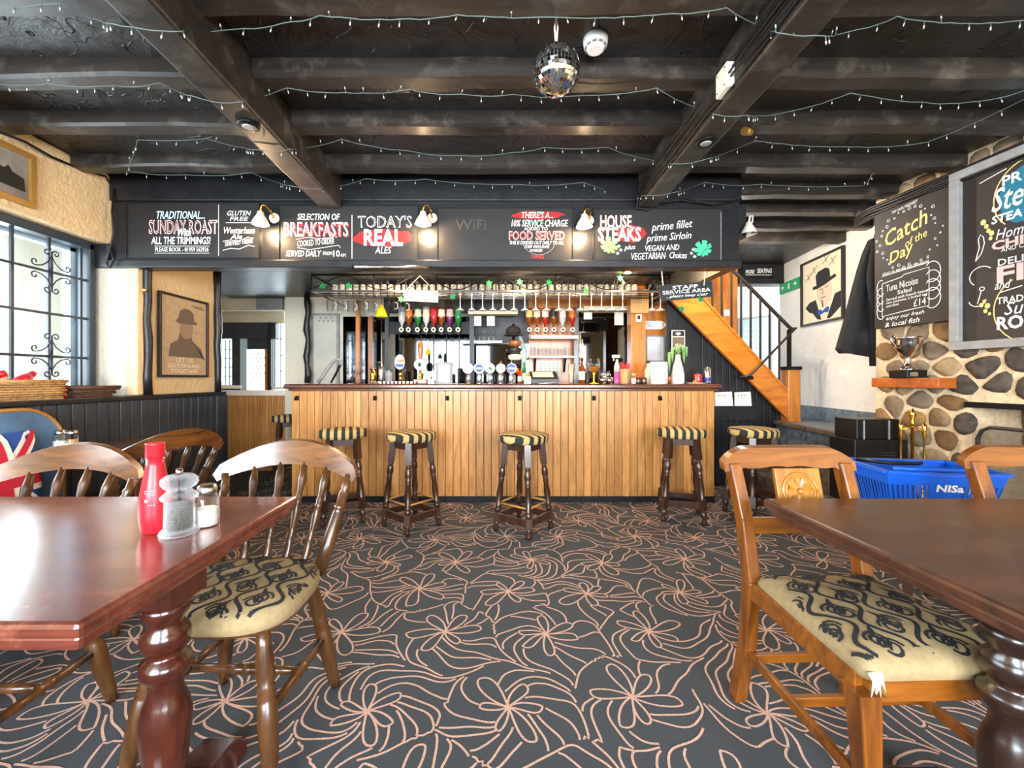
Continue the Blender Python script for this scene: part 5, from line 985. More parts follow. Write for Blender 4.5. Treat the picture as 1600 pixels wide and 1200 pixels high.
def ivy(x, y, Y, par, s=1):
    c_ = px(x, y, Y); pts = [(0, 1), (.3, .45), (.95, .5), (.55, .05), (.7, -.6), (.15, -.4), (0, -.9), (-.2, -.4), (-.75, -.5), (-.5, .1), (-.9, .55), (-.3, .45)]; k = 6.5 * Y / F * s
    MB().prism([(a * k, b_ * k) for a, b_ in pts], (c_, V(.9, .3, 0).normalized(), V(0, .2, 1).normalized(), V(.2, -1, .2).normalized()), .003).build('ivy_leaf', 'leaf', par)
for x, y in ((504, 447), (545, 447), (627, 468), (707, 464), (764, 443), (812, 441), (858, 442), (915, 455), (969, 435)): ivy(x, y, YR - .02, rk)
for k in range(10): c_ = px(560 + k * 46, 441, YR - .01); MB().prism([(0, .02), (.012, .0), (.02, -.012), (0, -.02), (-.018, -.01), (-.012, .006)], (c_, V(1, 0, 0), V(0, 0, 1), V(0, -1, 0)), .003).build('iron_leaf', 'iron', rk)
hg = thing('stemmed_glass', 'clear stemmed glass in the row hanging through the rack over the bar', 'glass', (0, 4.12, zb_ - .17), 'stemmed glasses in the rack'); s_ = 4.12 / F; MB().lathe((0, 4.12, zb_ - .17), [(6.4 * s_, 0), (6 * s_, .8 * s_), (1.6 * s_, 3.5 * s_), (.8 * s_, 7 * s_), (.8 * s_, 22 * s_), (2 * s_, 27 * s_)], 16).build('stem', 'clearwhite', hg); MB().lathe((0, 4.12, zb_ - .17), [(2 * s_, 27 * s_), (5.4 * s_, 32 * s_), (6 * s_, 40 * s_), (5 * s_, 48 * s_)], 16, cap=False).build('bowl', 'glass', hg)
for k, x in enumerate((719, 737, 754, 770, 786, 803, 820, 837, 854, 873, 890, 907, 924, 940, 956, 973, 1019, 1032)): o = hg if k == 0 else copy_tree(hg); o.location.x = at(x, 4.12)
rt = thing('rack_tumbler', 'clear upturned tumbler stored on the rack behind the iron vine', 'glass', (0, 4.27, zb_ + .006), 'tumblers on the rack'); MB().lathe((0, 4.27, zb_ + .006), [(.034, 0), (.033, .002), (.028, .105)], 12, cap=False).build('wall', 'clearwhite', rt); MB().lathe((0, 4.27, zb_ + .006), [(.028, .1), (.027, .112)], 12).build('base', 'clearwhite', rt)
for k in range(44): o = rt if k == 0 else copy_tree(rt); o.location.x = xl + .12 + k * .0715
mg = thing('tankard', 'glass tankard hanging upside down under the left of the rack', 'tankard', (0, 4.3, 1.88), 'tankards under the rack'); MB().lathe((0, 4.3, 1.86), [(.036, 0), (.034, .002), (.037, .11), (.03, .118)], 14, cap=False).build('body', 'glass', mg); MB().tube([V(.036, 4.3, 1.88), V(.062, 4.3, 1.89), V(.062, 4.3, 1.94), V(.036, 4.3, 1.955)], .006, 6).build('handle', 'clearwhite', mg)
for k, x in enumerate((516, 532, 548, 564, 580, 612, 630)): o = mg if k == 0 else copy_tree(mg); o.location.x = at(x, 4.3); o.location.z += .0 if k % 2 else -.012
f = pxframe(3.96); t = thing('hanging_sign', 'blank looking white sign hanging on strings from the glass rack', 'sign', px(657, 473, 3.96)); MB().prism([(631, 453), (684.5, 455), (684.5, 473), (632, 470)], f, .01).build('plate', 'white', t); mb = MB(); mb.tube([px(633, 455, 3.95), px(656, 431, 3.95), px(682, 457, 3.95)], .0025, 5); mb.build('string', 'paper', t); [MB().ball(px(x, y, 3.945), .008).build('screw', 'brass', t) for x, y in ((633.5, 456), (682, 458))]
lines(t, 'labelcream', f, [('- - - - - - - -', 640, 458, 676, 460), ('- - - - - -', 643, 464, 672, 466)], .0106)
# ---- oak column, oak panel and their notices
oc = thing('oak_column', 'square oak column rising from the bar to the canopy', 'column', (at(996, 4.47), 4.5, 0)); MB().box(at(985, 4.5), 4.48, 0, at(1008, 4.5), 4.62, 2.15).build('shaft', 'orangewood', oc, bevel=.004); MB().box(at(1003, 4.47), 4.465, 1.1, at(1005, 4.47), 4.48, 2.15).build('edge_strip', 'stringer', oc)
tag(MB().prism([(985.5, 452), (1013.5, 452), (1013.5, 489), (985.5, 489)], pxframe(4.44), .004).build('menu_sheet', 'cork'), 'tan price list pinned on the oak column', 'notice'); o = bpy.data.objects['menu_sheet']; lines(o, 'pumpwood', pxframe(4.44), [('- - - - -', 989, 456, 1010, 458)] + [('- - - - - -', 988, 461 + 4 * k, 1011, 462 + 4 * k) for k in range(6)], .005)
o = tag(MB().prism([(993.5, 491), (1002.5, 491), (1002.5, 503), (993.5, 503)], pxframe(4.46), .003).build('photo_card', 'paper'), 'tiny portrait card on the oak column below the price list', 'card'); MB().flat(blob(998, 496, 2.6, 3.4, 12, .15), pxframe(4.46), .004).build('portrait', 'ink', o)
op = thing('oak_partition', 'oak panel between the column and the dark stair panelling', 'panel', (at(1025, 4.7), 4.7, 0)); MB().box(at(1007, 4.7), 4.7, 0, at(1042, 4.7), 4.74, 2.15).build('panel', 'orangewood', op); MB().box(at(1040, 4.69), 4.67, 0, at(1043, 4.69), 4.74, 2.1).build('edge_strip', 'greyframe', op)
f = pxframe(4.68); o = tag(MB().prism([(1008, 501.5), (1034, 501.5), (1041.5, 508), (1034, 514.5), (1008, 514.5)], f, .008).build('arrow_sign', 'white'), 'white arrow shaped road sign on the oak panel', 'sign'); lines(o, 'ink', f, [('SERVON', 1010, 503, 1017, 505.5), ('CINQ', 1010, 507, 1019, 512), ('5', 1035, 505, 1037.5, 511)], .009)
f = pxframe(4.69); t = thing('framed_certificate', 'pale framed certificate on the oak panel under the arrow sign', 'certificate', px(1023, 566, 4.69)); mb = MB(); [mb.prism([(a, b_), (c, b_), (c, d), (a, d)], f, .016) for a, b_, c, d in ((1008, 524, 1039, 526.5), (1008, 563.5, 1039, 566), (1008, 526.5, 1010.5, 563.5), (1036.5, 526.5, 1039, 563.5))]; mb.build('frame', 'greyframe', t); MB().prism([(1010.5, 526.5), (1036.5, 526.5), (1036.5, 563.5), (1010.5, 563.5)], f, .006).build('sheet', 'whitewash', t); lines(t, 'greyframe', f, [('- - -', 1014, 529, 1022, 531)] + [('- - - - -', 1016, 539 + 3 * k, 1032, 540 + 3 * k) for k in range(6)], .0066)

# ================================================================== STAIR, LANDING
YS = 4.4
st = thing('staircase', 'timber staircase with dark iron balusters climbing behind the bar\'s right end', 'staircase', (3.0, 4.7, .7)); f = pxframe(YS)
MB().prism([(1041, 465), (1041, 408), (1100, 472), (1229, 613), (1229, 657)], f, .045).build('stringer', 'stringer', st, bevel=.004); MB().bar(px(1041, 405, YS - .02), px(1229, 612, YS - .02), .07, .018).build('stringer_cap', 'stringer', st)
for k in range(6): p = px(1222 - k * 32, 640 - k * 35, YS); MB().box(p.x - .26, YS + .1, p.z - .02, p.x + .02, 5.0, p.z + .02).build('tread', 'stringer', st)
MB().box(at(1225, YS), YS - .07, .70, at(1243.5, YS), YS + .05, px(0, 578, YS).z).build('newel_post', 'orangewood', st, bevel=.004); z = px(0, 578, YS).z; MB().box(at(1223.5, YS), YS - .08, z, at(1245, YS), YS + .06, z + .035).build('newel_cap', 'iron', st, bevel=.003)
MB().bar(px(1140, 417, YS - .02), px(1237, 515, YS - .02), .035, .022).build('handrail', 'darkframe', st); MB().bar(px(1233, 513, YS - .02), px(1244, 513, YS - .02), .03, .018).build('handrail_end', 'darkframe', st)
MB().tube([px(1243, 513, YS - .07), px(1176, 583, YS - .11), px(1168, 588, YS - .09), px(1156, 589, YS - .07)], .012, 8).build('lower_rail', 'darkframe', st); MB().lathe(px(1172, 590, YS - .07), [(.03, -.02), (.034, 0), (.02, .02)], 12).build('bracket', 'iron', st)
for x in (1113, 1128, 1143, 1158, 1173, 1188, 1202.5, 1217.5): y0 = 417 + (x - 1140) * 98 / 97; y1 = 408 + (x - 1041) * 205 / 188; MB().bar(px(x, y0, YS - .02), px(x, y1, YS - .02), .016, .016).build('baluster', 'darkframe', st)
MB().bar(px(1233, 515, YS - .02), px(1233, 573, YS - .02), .03, .03).build('iron_newel', 'iron', st)
sw = root_struct('wall_stair', (2.5, 4.5, 0))
x = 1096
while x < 1223: ytop = 470 + (x + 5 - 1048) * 185 / 179 - 4; zt_ = px(0, ytop, 4.46).z; MB().box(at(x, 4.46) + .003, 4.455, 0, at(x + 10.6, 4.46) - .003, 4.475, zt_).build('panel_board', 'blackpaint', sw, bevel=.003); x += 10.6
MB().prism([(at(1042, 4.48), 0), (at(1226, 4.48), 0), (at(1226, 4.48), px(0, 650, 4.48).z), (at(1042, 4.48), px(0, 462, 4.48).z)], (V(0, 4.49, 0), V(1, 0, 0), V(0, 0, 1), V(0, -1, 0)), .012).build('backing', 'blackpaint', sw)
for k in range(5): MB().box(at(1086 + k * 13.4, 5.05) + .003, 5.05, 1.2, at(1099.4 + k * 13.4, 5.05) - .003, 5.08, 2.6).build('oak_board', 'orangewood', sw, bevel=.003)
f = pxframe(4.44); t = thing('poster', 'small black and white poster on the dark panel above the vase', 'poster', px(1059, 546, 4.44)); MB().prism([(1049, 516), (1070, 516), (1070, 546), (1049, 546)], f, .004).build('sheet', 'paper', t); MB().flat([(1050.2, 517.2), (1068.8, 517.2), (1068.8, 525.5), (1050.2, 525.5)], f, .005).build('black_band', 'ink', t); MB().flat([(1050.2, 526.5), (1068.8, 526.5), (1068.8, 545), (1050.2, 545)], f, .005).build('picture', 'poster_dark', t); mb = MB(); [mb.flat([(1052 + k * 4, 545), (1053.5 + k * 4, 545), (1056.5 + k * 2, 537), (1056 + k * 2, 537)], f, .0055) for k in range(4)]; mb.build('white_stripes', 'white', t); MB().flat(blob(1059.5, 521.5, 4, 2, 10, .2), f, .0055).build('title', 'white', t)
f = pxframe(4.42)
t = thing('leaflet_holder', 'black wall rack holding two cream leaflets beyond the bar end', 'leaflet rack', px(1145, 656, 4.42)); MB().prism([(1112, 634), (1178, 634), (1178, 656), (1112, 656)], f, .05).build('rack', 'blackpaint', t)
for a, b_ in ((1116, 1144), (1147, 1173)): o = MB().prism([(a, 613), (b_ - 2, 612), (b_, 636), (a, 636)], f, .02).build('leaflet', 'cork' if 0 else 'paper', t); lines(o, 'ink', f, [('- - -', a + 4, 617, a + 16, 618.5), ('- - - -', a + 4, 621, a + 18, 622)], .0206, 'print')
t = thing('light_switch', 'white light switch on the oak boards above the stairs', 'switch', px(1135, 494, 5.03)); MB().prism([(1131, 484), (1139, 484), (1139, 494), (1131, 494)], pxframe(5.05), .01).build('plate', 'white', t, bevel=.001); MB().prism([(1134, 487), (1136.5, 487), (1136.5, 491), (1134, 491)], pxframe(5.04), .006).build('rocker', 'plasticwhite', t)
t = thing('landing_fill_light', 'round fill light added on the ceiling by the stairs, hidden by the canopy', 'light', (2.2, 4.02, 2.5)); MB().lathe((2.2, 4.02, 2.5), [(.04, 0), (.055, .006), (.055, .02)], 18).build('bezel', 'brass', t); MB().lathe((2.2, 4.02, 2.496), [(.03, 0), (.03, .004)], 16).build('lens', 'bulb', t); MB().tube([V(2.2, 4.02, 2.52), V(2.2, 4.02, ZC)], .012, 8).build('stem', 'iron', t)  # unseen fitting, added to brighten the white landing wall and stairs
l = point('landing_fill', (2.2, 4.02, 2.46), 38, (1, .87, .72), .04); l.parent = t; l.location = V(0, 0, -.04)
# hanging staff sign
f0 = px(1028, 446, 3.06); uu = (px(1110.5, 440, 3.06) - f0).normalized(); vv = V(-uu.z, 0, uu.x) * -1; W_ = (px(1110.5, 440, 3.06) - f0).length; H_ = .12; q_ = 3.06 / 3.7; f = (f0, uu, vv, V(0, -1, 0)); t = thing('hanging_sign', 'black hanging sign reading Staff Service Area please keep clear', 'sign', px(1070, 470, 3.06)); MB().prism([(0, 0), (W_, 0), (W_, .135 * q_), (.015, .145 * q_)], f, .012).build('panel', 'board', t)
lines(t, 'chalkwhite', f, [(a_, x0 * q_, y0 * q_, x1 * q_, y1 * q_, bo, sh) for a_, x0, y0, x1, y1, bo, sh in (('STAFF', .12, .018, .345, .05, .01, 0), ('SERVICE AREA', .03, .056, .455, .088, .01, 0), ('...please keep clear', .06, .096, .43, .128, 0, .3))], .0135)
for x, ya in ((1034, 424), (1102, 424)): MB().tube([px(x, 424, 3.055), px(x + 2 if x < 1060 else x - 2, 446, 3.045)], .0035, 6).build('cord', 'paper', t)
for x, y in ((1094, 468), (1065, 483)): ivy(x, y, 3.04, t); MB().tube([px(x, y - 4, 3.04), px(x, 455, 3.045)], .0015, 4).build('ivy_string', 'leaf', t)
# header beam with its sign, exit sign, big framed picture
MB().box(at(1152, 5.3), 5.3, 2.36, at(1226, 5.3), 5.42, ZC).build('header_beam', 'blackpaint', ww)
f = pxframe(5.28); t = thing('direction_sign', 'black sign reading More Seating on the dark beam over the landing', 'sign', px(1185, 433, 5.28)); MB().prism([(1160, 414), (1212, 414), (1212, 433), (1160, 433)], f, .012).build('panel', 'board', t); lines(t, 'chalkwhite', f, [('MORE', 1164, 422, 1178, 428, .01, .2), ('SEATING', 1182, 420, 1205, 427, .01, .2)], .0135); rib(t, 'chalkwhite', f, [[(1164, 430), (1204, 430)]], .6, .0135)
def lwall(px_x): k = (px_x - VX) / F; Y = (3.40 - .1405 * 3.55) / (k - .1405); return V(3.40 + .1405 * (Y - 3.55), Y, 0)
a = lwall(1223); b_ = lwall(1254); a.z = b_.z = 0; f = (a + V(0, 0, 2.355) + dn * .01, (b_ - a).normalized(), V(0, 0, -1), dn); L_ = (b_ - a).length; t = thing('exit_sign', 'green emergency exit sign with white arrows on the white landing wall', 'sign', f[0]); MB().prism([(0, 0), (L_, 0), (L_, .125), (0, .125)], f, .03).build('panel', 'exitgreen', t, bevel=.003); mb = MB()
for s1, c1 in ((1, L_ * .82), (-1, L_ * .18)): mb.flat([(c1 + s1 * .03, .06), (c1 - s1 * .0, .025), (c1 + s1 * .005, .052), (c1 - s1 * .035, .052), (c1 - s1 * .035, .068), (c1 + s1 * .005, .068), (c1, .095)], f, .0312)
mb.flat([(L_ * .47, .03), (L_ * .54, .03), (L_ * .54, .095), (L_ * .47, .095)], f, .0312); mb.build('arrows', 'white', t)
a = lwall(1255); b_ = lwall(1322); W_ = (b_ - a).length; f = (a + V(0, 0, 2.49) + dn * .005, (b_ - a).normalized(), V(0, 0, -1), dn); H_ = .735
t = framed('framed_drawing', 'large framed ink drawing of a man in a top hat with a blue bow tie', 'picture', f, W_, H_, .022, 'darkframe', 'labelcream', .03)
w_, h_ = W_, H_; S = lambda pts: [(x * w_, y * h_) for x, y in pts]
MB().flat(S([(.38, .48), (.42, .44), (.7, .42), (.74, .55), (.7, .7), (.6, .76), (.48, .72), (.4, .6)]), f, .009).build('face', 'skin', t)
MB().flat(S([(.28, .47), (.3, .42), (.38, .42), (.36, .27), (.42, .22), (.6, .2), (.68, .24), (.7, .36), (.8, .34), (.84, .38), (.6, .44), (.42, .47)]), f, .010).build('hat', 'ink', t)
MB().flat(S([(.1, .72), (.2, .65), (.36, .63), (.5, .95), (.4, .93), (.28, .82), (.2, .8)]), f, .0095).build('lapel', 'ink', t); MB().flat(S([(.8, .62), (.95, .6), (.96, .8), (.7, .95), (.62, .95)]), f, .0095).build('lapel', 'ink', t)
MB().flat(S([(.4, .79), (.5, .8), (.52, .83), (.6, .78), (.68, .78), (.66, .86), (.56, .85), (.5, .87), (.42, .87)]), f, .0105).build('bow_tie', 'blueink', t); MB().flat(S([(.5, .66), (.53, .66), (.55, .77), (.52, .77)]), f, .0105).build('cigar', 'poster_dark', t)
mb = MB()
for cx, cy in ((.18, .25), (.32, .17), (.6, .08), (.75, .14)): mb.ribbon(S([(cx - .08, cy + .05), (cx + .08, cy - .05)]), .008, f, .0095); mb.ribbon(S([(cx - .03, cy - .05), (cx + .03, cy + .05)]), .008, f, .0095)
for p0, p1 in (((.45, .5), (.52, .49)), ((.58, .49), (.66, .47)), ((.54, .5), (.53, .58)), ((.48, .63), (.6, .62))): mb.ribbon(S([p0, p1]), .008, f, .0105)
mb.build('pen_strokes', 'poster_dark', t)
f = pxframe(6.58); t = thing('notice_board', 'grey framed notice board on the far white wall seen through the balusters', 'notice board', px(1180, 590, 6.58)); MB().prism([(1152, 498), (1206, 492), (1206, 596), (1152, 596)], f, .02).build('frame', 'greyframe', t); MB().flat([(1155, 501), (1203, 496), (1203, 593), (1155, 593)], f, .021).build('sheet', 'softgreen', t); lines(t, 'white', f, [('- - - -', 1162, 512 + 9 * k, 1198, 515 + 9 * k) for k in range(7)], .0215)
# coat on the corner of the chimney
t = thing('coat', 'black coat hanging at the left corner of the stone chimney', 'coat', (3.0, 3.42, 1.2)); YC = 3.43
prof = [(372, 1364, 1371), (392, 1355, 1372), (420, 1346, 1373), (460, 1335, 1374), (500, 1325, 1374), (545, 1312, 1374), (552, 1318, 1374)]
def coatfn(a, b_):
    q = a * (len(prof) - 1); i = min(int(q), len(prof) - 2); w_ = q - i; y = prof[i][0] * (1 - w_) + prof[i + 1][0] * w_; l = prof[i][1] * (1 - w_) + prof[i + 1][1] * w_; r_ = prof[i][2] * (1 - w_) + prof[i + 1][2] * w_
    p = px(l + (r_ - l) * b_, y, YC); p.y += -.035 * math.sin(PI * b_) * (.4 + a) - .022 * a * math.sin(b_ * 11); p.z += -.07 * a * b_ * b_; return p
MB().shell(coatfn, (.01, .06, 0), 18, 16).build('body', 'coat', t); MB().tube([px(1367, 378, YC - .03), px(1362, 430, YC - .05), px(1366, 500, YC - .06), px(1367, 572, YC - .05)], [.02, .035, .04, .035], 10).build('sleeve', 'coat', t); MB().tube([px(1368, 366, 3.37), px(1367, 372, YC)], .008, 6).build('hook', 'iron', t)

# ================================================================== RIGHT WALL THINGS
def wallfr(pxx, z, out): k = (pxx - VX) / F; Y = (3.0 + .09 * 3.3) / (k + .09); return (V(wx(Y), Y, z) + WN * out, WU, V(0, 0, -1), WN)
f = wallfr(1378, 2.485, .045); W_, H_ = .50, .95; t = thing('chalkboard', 'tall black Catch of the Day chalkboard on the stone wall', 'chalkboard', f[0] + V(0, -.25, -H_)); MB().prism([(0, 0), (W_, 0), (W_, H_), (0, H_)], f, .018).build('panel', 'boardbrown', t, bevel=.002)
lines(t, 'chalkwhite', f, [('TRY OUR FRESHEST', .13, .075, .31, .095, 0, .2, .1), ('SERVED ON FRIDAYS AND SATURDAYS', .06, .522, .38, .545, 0, .2, .05), ('Tuna Nicoise', .09, .62, .31, .67, 0, .1, .06), ('Salad', .17, .68, .27, .71, 0, .1, .05), ('Served with french beans', .09, .72, .37, .74, 0, .1, .06), ('new potatoes, a boiled egg', .09, .745, .37, .768, 0, .1, .06), ('and olives', .09, .775, .18, .795, 0, .1, .06), ('£14', .28, .77, .36, .82, 0, .1, .05), ('enjoy our fresh', .09, .86, .35, .895, 0, .3, .05), ('& local fish', .08, .905, .32, .94, 0, .3, .05)], .019)
lines(t, 'palegold', f, [('Catch', .075, .185, .375, .3, .01, .4, .28), ('of the', .22, .31, .37, .365, .005, .4, .28), ('Day', .105, .37, .29, .475, .01, .4, .28)], .0195)
rib(t, 'chalkwhite', f, [[(.06, .61), (.2, .59), (.22, .575), (.38, .565), (.38, .83), (.24, .84), (.06, .86), (.06, .61)], [(.06, .553), (.38, .528)]] + [arc(.40, .6 + .06 * k, .05, -2.4, 2.2, 12, .07) for k in range(4)] + [arc(.05, .64 + .06 * k, .03, .8, 5.2, 12, .06) for k in range(4)], .005, .019); mb = MB()
for k in range(34):
    a = 2 * PI * k / 34; r1 = R.uniform(.9, 1.15); mb.ribbon(arc(.235 + .2 * r1 * math.cos(a), .31 + .2 * r1 * math.sin(a), R.uniform(.004, .011), 0, 5.6, 7), .0035, f, .019)
stuff(mb.build('chalk_bubbles', 'chalkwhite', t))
f = wallfr(1501, 2.487, .04); H_ = 1.153; W_ = 1.1; t = thing('framed_chalkboard', 'large grey framed menu chalkboard cut off by the right edge', 'chalkboard', f[0] + V(0, -.5, -H_)); mb = MB(); fw = .052
for a, b_, c, d in ((0, 0, W_, fw), (0, H_ - fw, W_, H_), (0, fw, fw, H_ - fw), (W_ - fw, fw, W_, H_ - fw)): mb.prism([(a, b_), (c, b_), (c, d), (a, d)], f, .05)
mb.build('frame', 'greyframe', t, bevel=.004); MB().prism([(fw, fw), (W_ - fw, fw), (W_ - fw, H_ - fw), (fw, H_ - fw)], f, .015).build('panel', 'boardbrown', t); o_ = .016
MB().flat(blob(.37, .27, .14, .17, 22, .06), f, o_).build('teal_wash', 'teal', t); rib(t, 'palegold', f, [arc(.37, .27, .16, 2.3, 4.6, 14, .2), arc(.38, .93, .17, 1.6, 4.2, 14, .2)], .006, o_ + .0005); rib(t, 'chalkwhite', f, [[(.14, .12), (.27, .09)], [(.24, .82), (.34, .8)]], .005, o_ + .0005)
lines(t, 'chalkwhite', f, [('PR', .25, .13, .34, .19, .02), ('Ste', .2, .19, .345, .33, .01, .3), ('STEA', .2, .35, .34, .4, .03, .1), ('Hom', .22, .44, .345, .5, 0, .3), ('AND C', .245, .555, .345, .58), ('DELI', .23, .62, .345, .66, .01), ('and', .215, .75, .29, .8, 0, .3), ('TRAD', .225, .85, .345, .89, .01), ('Su', .26, .885, .345, .96, 0, .3), ('RO', .225, .965, .345, 1.045, .03)], o_ + .001); lines(t, 'pink', f, [('CHI', .2, .505, .345, .56, .04), ('FI', .225, .665, .345, .765, .03)], o_ + .001)
rib(t, 'chalkwhite', f, [[(.12, .6), (.15, .56), (.165, .5), (.16, .46), (.145, .44), (.135, .47), (.14, .52), (.13, .56), (.12, .6)], arc(.15, .7, .06, 2.2, 5.6, 12), [(.15, .79), (.13, .87)], arc(.13, .84, .045, .2, 2.9, 10), arc(.153, .78, .012, 0, 6.3, 10)], .005, o_ + .0005)
for k, (a, b_, r_) in enumerate(((.16, .37, .018), (.175, .4, .014), (.185, .43, .014), (.2, .45, .016), (.195, .48, .012), (.15, .88, .014), (.165, .86, .012), (.18, .89, .017), (.17, .92, .013), (.19, .94, .01))): MB().flat(blob(a, b_, r_ * .8, r_, 14, .05), f, o_ + .0005).build('gold_bubble', 'palegold', t)
t = thing('mantel_shelf', 'thick reddish timber shelf on the stone wall under the trophy', 'shelf', (2.95, 2.97, 1.085)); a = V(wx(3.2), 3.2, 0); MB().prism([(0, 1.085), (.452, 1.085), (.452, 1.155), (0, 1.155)], (a, WU, V(0, 0, 1), WN), .15).build('shelf', 'mantel', t, bevel=.005); [MB().ball(a + WU * d + WN * .15 + V(0, 0, 1.125), .006).build('peg', 'pumpwood', t) for d in (.1, .33)]
tx, ty = 2.925, 2.97; t = thing('trophy', 'silver two handled trophy cup on a black plinth on the shelf', 'trophy', (tx, ty, 1.155)); MB().box(tx - .07, ty - .07, 1.155, tx + .07, ty + .07, 1.21).build('plinth', 'black', t, bevel=.004); MB().box(tx - .05, ty - .074, 1.165, tx + .0, ty - .07, 1.195).build('plaque', 'steel', t); MB().lathe((tx, ty, 1.21), [(.06, 0), (.055, .012), (.03, .025), (.018, .05), (.022, .07), (.016, .09), (.03, .11), (.065, .15), (.08, .19), (.082, .225), (.09, .235)], 24).build('cup', 'silver', t)
for s1 in (-1, 1): MB().tube([V(tx + s1 * .07, ty, 1.37), V(tx + s1 * .105, ty, 1.395), V(tx + s1 * .118, ty, 1.43), V(tx + s1 * .105, ty, 1.455), V(tx + s1 * .088, ty, 1.435)], .008, 8).build('handle', 'silver', t)
t = thing('speaker_cabinet', 'black two tier cabinet standing at the foot of the stone wall', 'cabinet', (2.72, 3.08, .25)); MB().box(2.54, 2.96, .25, 2.92, 3.19, .715).build('lower_case', 'black', t, bevel=.006); MB().box(2.575, 2.985, .715, 2.885, 3.185, .857).build('upper_case', 'black', t, bevel=.006); mb = MB(); [mb.box(2.72, 2.955, .46 + .02 * k, 2.84, 2.96, .468 + .02 * k) for k in range(9)]; mb.build('grille_slots', 'darkframe', t); [MB().box(x, 2.978, .26, x + .008, 2.985, .85).build('seam', 'greyframe', t) for x in (2.62, 2.8)]
px_, py_ = 2.83, 2.84; t = thing('fire_tools', 'brass companion set of fire irons beside the hearth', 'fire tools', (px_, py_, .25)); MB().lathe((px_, py_, .25), [(.09, 0), (.085, .015), (.02, .03)], 18).build('base', 'brass', t); MB().lathe((px_, py_, .25), [(.009, .02), (.009, .58), (.016, .6), (.008, .62), (.02, .65), (.014, .675), (.004, .695)], 10).build('stand', 'brass', t); MB().tube([V(px_ - .08, py_, .80), V(px_, py_, .82), V(px_ + .08, py_, .80)], .006, 6).tube([V(px_, py_ - .08, .80), V(px_, py_, .82), V(px_, py_ + .08, .80)], .006, 6).build('cross_arm', 'brass', t)
for dx, dy in ((-.08, 0), (.08, 0), (0, -.08), (0, .08)): MB().lathe((px_ + dx, py_ + dy, .28), [(.018, 0), (.018, .1), (.005, .12), (.005, .46), (.012, .49), (.008, .52), (.014, .55), (.004, .57)], 10).build('tool', 'brass', t)
a = V(wx(2.58), 2.58, 0) + WN * .1; t = thing('fire_screen', 'bronze framed mesh fire screen before the fireplace opening', 'fire screen', a + V(0, 0, .25)); pts = [(0, .25), (0, .78), (.02, .83), (.06, .855), (.64, .855), (.68, .83), (.7, .78), (.7, .25)]; MB().tube([a + WU * x + V(0, 0, z) for x, z in pts], .011, 8).build('frame', 'darkframe', t); m_, nt, b = newmat('mesh'); b.inputs['Base Color'].default_value = lin('#4a4038'); b.inputs['Alpha'].default_value = .35; MB().prism(pts, (a, WU, V(0, 0, 1), WN), .002).build('mesh', 'mesh', t)
# blue shopping basket on a low stool
bx, by = 2.1, 2.08; t = thing('low_stool', 'low dark stool under the blue basket', 'stool', (bx, by, 0)); MB().box(bx - .2, by - .15, .45, bx + .2, by + .15, .485).build('seat', 'stoolwood', t, bevel=.006); [MB().bar((bx + sx * .16, by + sy * .11, .45), (bx + sx * .18, by + sy * .13, 0), .035, .035).build('leg', 'stoolwood', t) for sx in (-1, 1) for sy in (-1, 1)]
t = thing('shopping_basket', 'bright blue plastic shopping basket on the far side of the right table', 'basket', (bx, by, .485)); rz = Matrix.Rotation(-.16, 4, 'Z'); P3 = lambda x, y, z: rz @ V(x, y, 0) + V(bx, by, .485 + z)
def bwall(z): k = z / .225; return (.195 + .05 * k, .125 + .035 * k)
mb = MB(); (w0, d0), (w1, d1) = bwall(0), bwall(.225); mb.add([P3(-w0, -d0, 0), P3(w0, -d0, 0), P3(w0, d0, 0), P3(-w0, d0, 0)], [(0, 1, 2, 3)])
def wall_(side):
    c = [(-1, -1, 1, -1), (1, -1, 1, 1), (1, 1, -1, 1), (-1, 1, -1, -1)][side]; m = MB(); nC = 22 if side % 2 == 0 else 14
    def q(u, z): w_, d_ = bwall(z); return P3((c[0] * (1 - u) + c[2] * u) * w_, (c[1] * (1 - u) + c[3] * u) * d_, z)
    def quad(u0, u1, z0, z1): m.add([q(u0, z0), q(u1, z0), q(u1, z1), q(u0, z1)], [(0, 1, 2, 3)])
    quad(0, 1, 0, .03); quad(0, 1, .165, .225)
    for k in range(nC):
        u = k / nC
        solid = side % 2 == 0 and .36 < u < .62
        quad(u, u + (1 / nC if solid else .55 / nC), .03, .165)
    return m
for k in range(4): wall_(k).build('slotted_side', 'basketblue', t)
mb.build('floor', 'basketblue', t); mb = MB(); w_, d_ = bwall(.225); pts = [P3(-w_, -d_, .225), P3(0, -d_ - .004, .218), P3(w_, -d_, .225), P3(w_, d_, .225), P3(-w_, d_, .225), P3(-w_, -d_, .225)]
for p, q in zip(pts, pts[1:]): mb.bar(p, q, .028, .014)
mb.build('rim', 'basketblue', t); MB().tube([P3(-.2, -.13, .235), P3(-.1, -.155, .24), P3(.1, -.155, .24), P3(.2, -.13, .235)], .009, 8).build('handle', 'basketblue', t); MB().tube([P3(-.2, .12, .232), P3(-.12, .02, .236), P3(.02, .02, .236), P3(.05, .05, .236)], .009, 8).build('handle', 'black', t)
w_, d_ = bwall(.12); f = (P3(-w_, -d_, .225), (rz @ V(1, 0, 0)), V(0, .155, -1).normalized(), (rz @ V(0, -1, -.155)).normalized()); lines(t, 'white', f, [('NISa', .19, .052, .30, .088, .035)], .018, 'lettering')

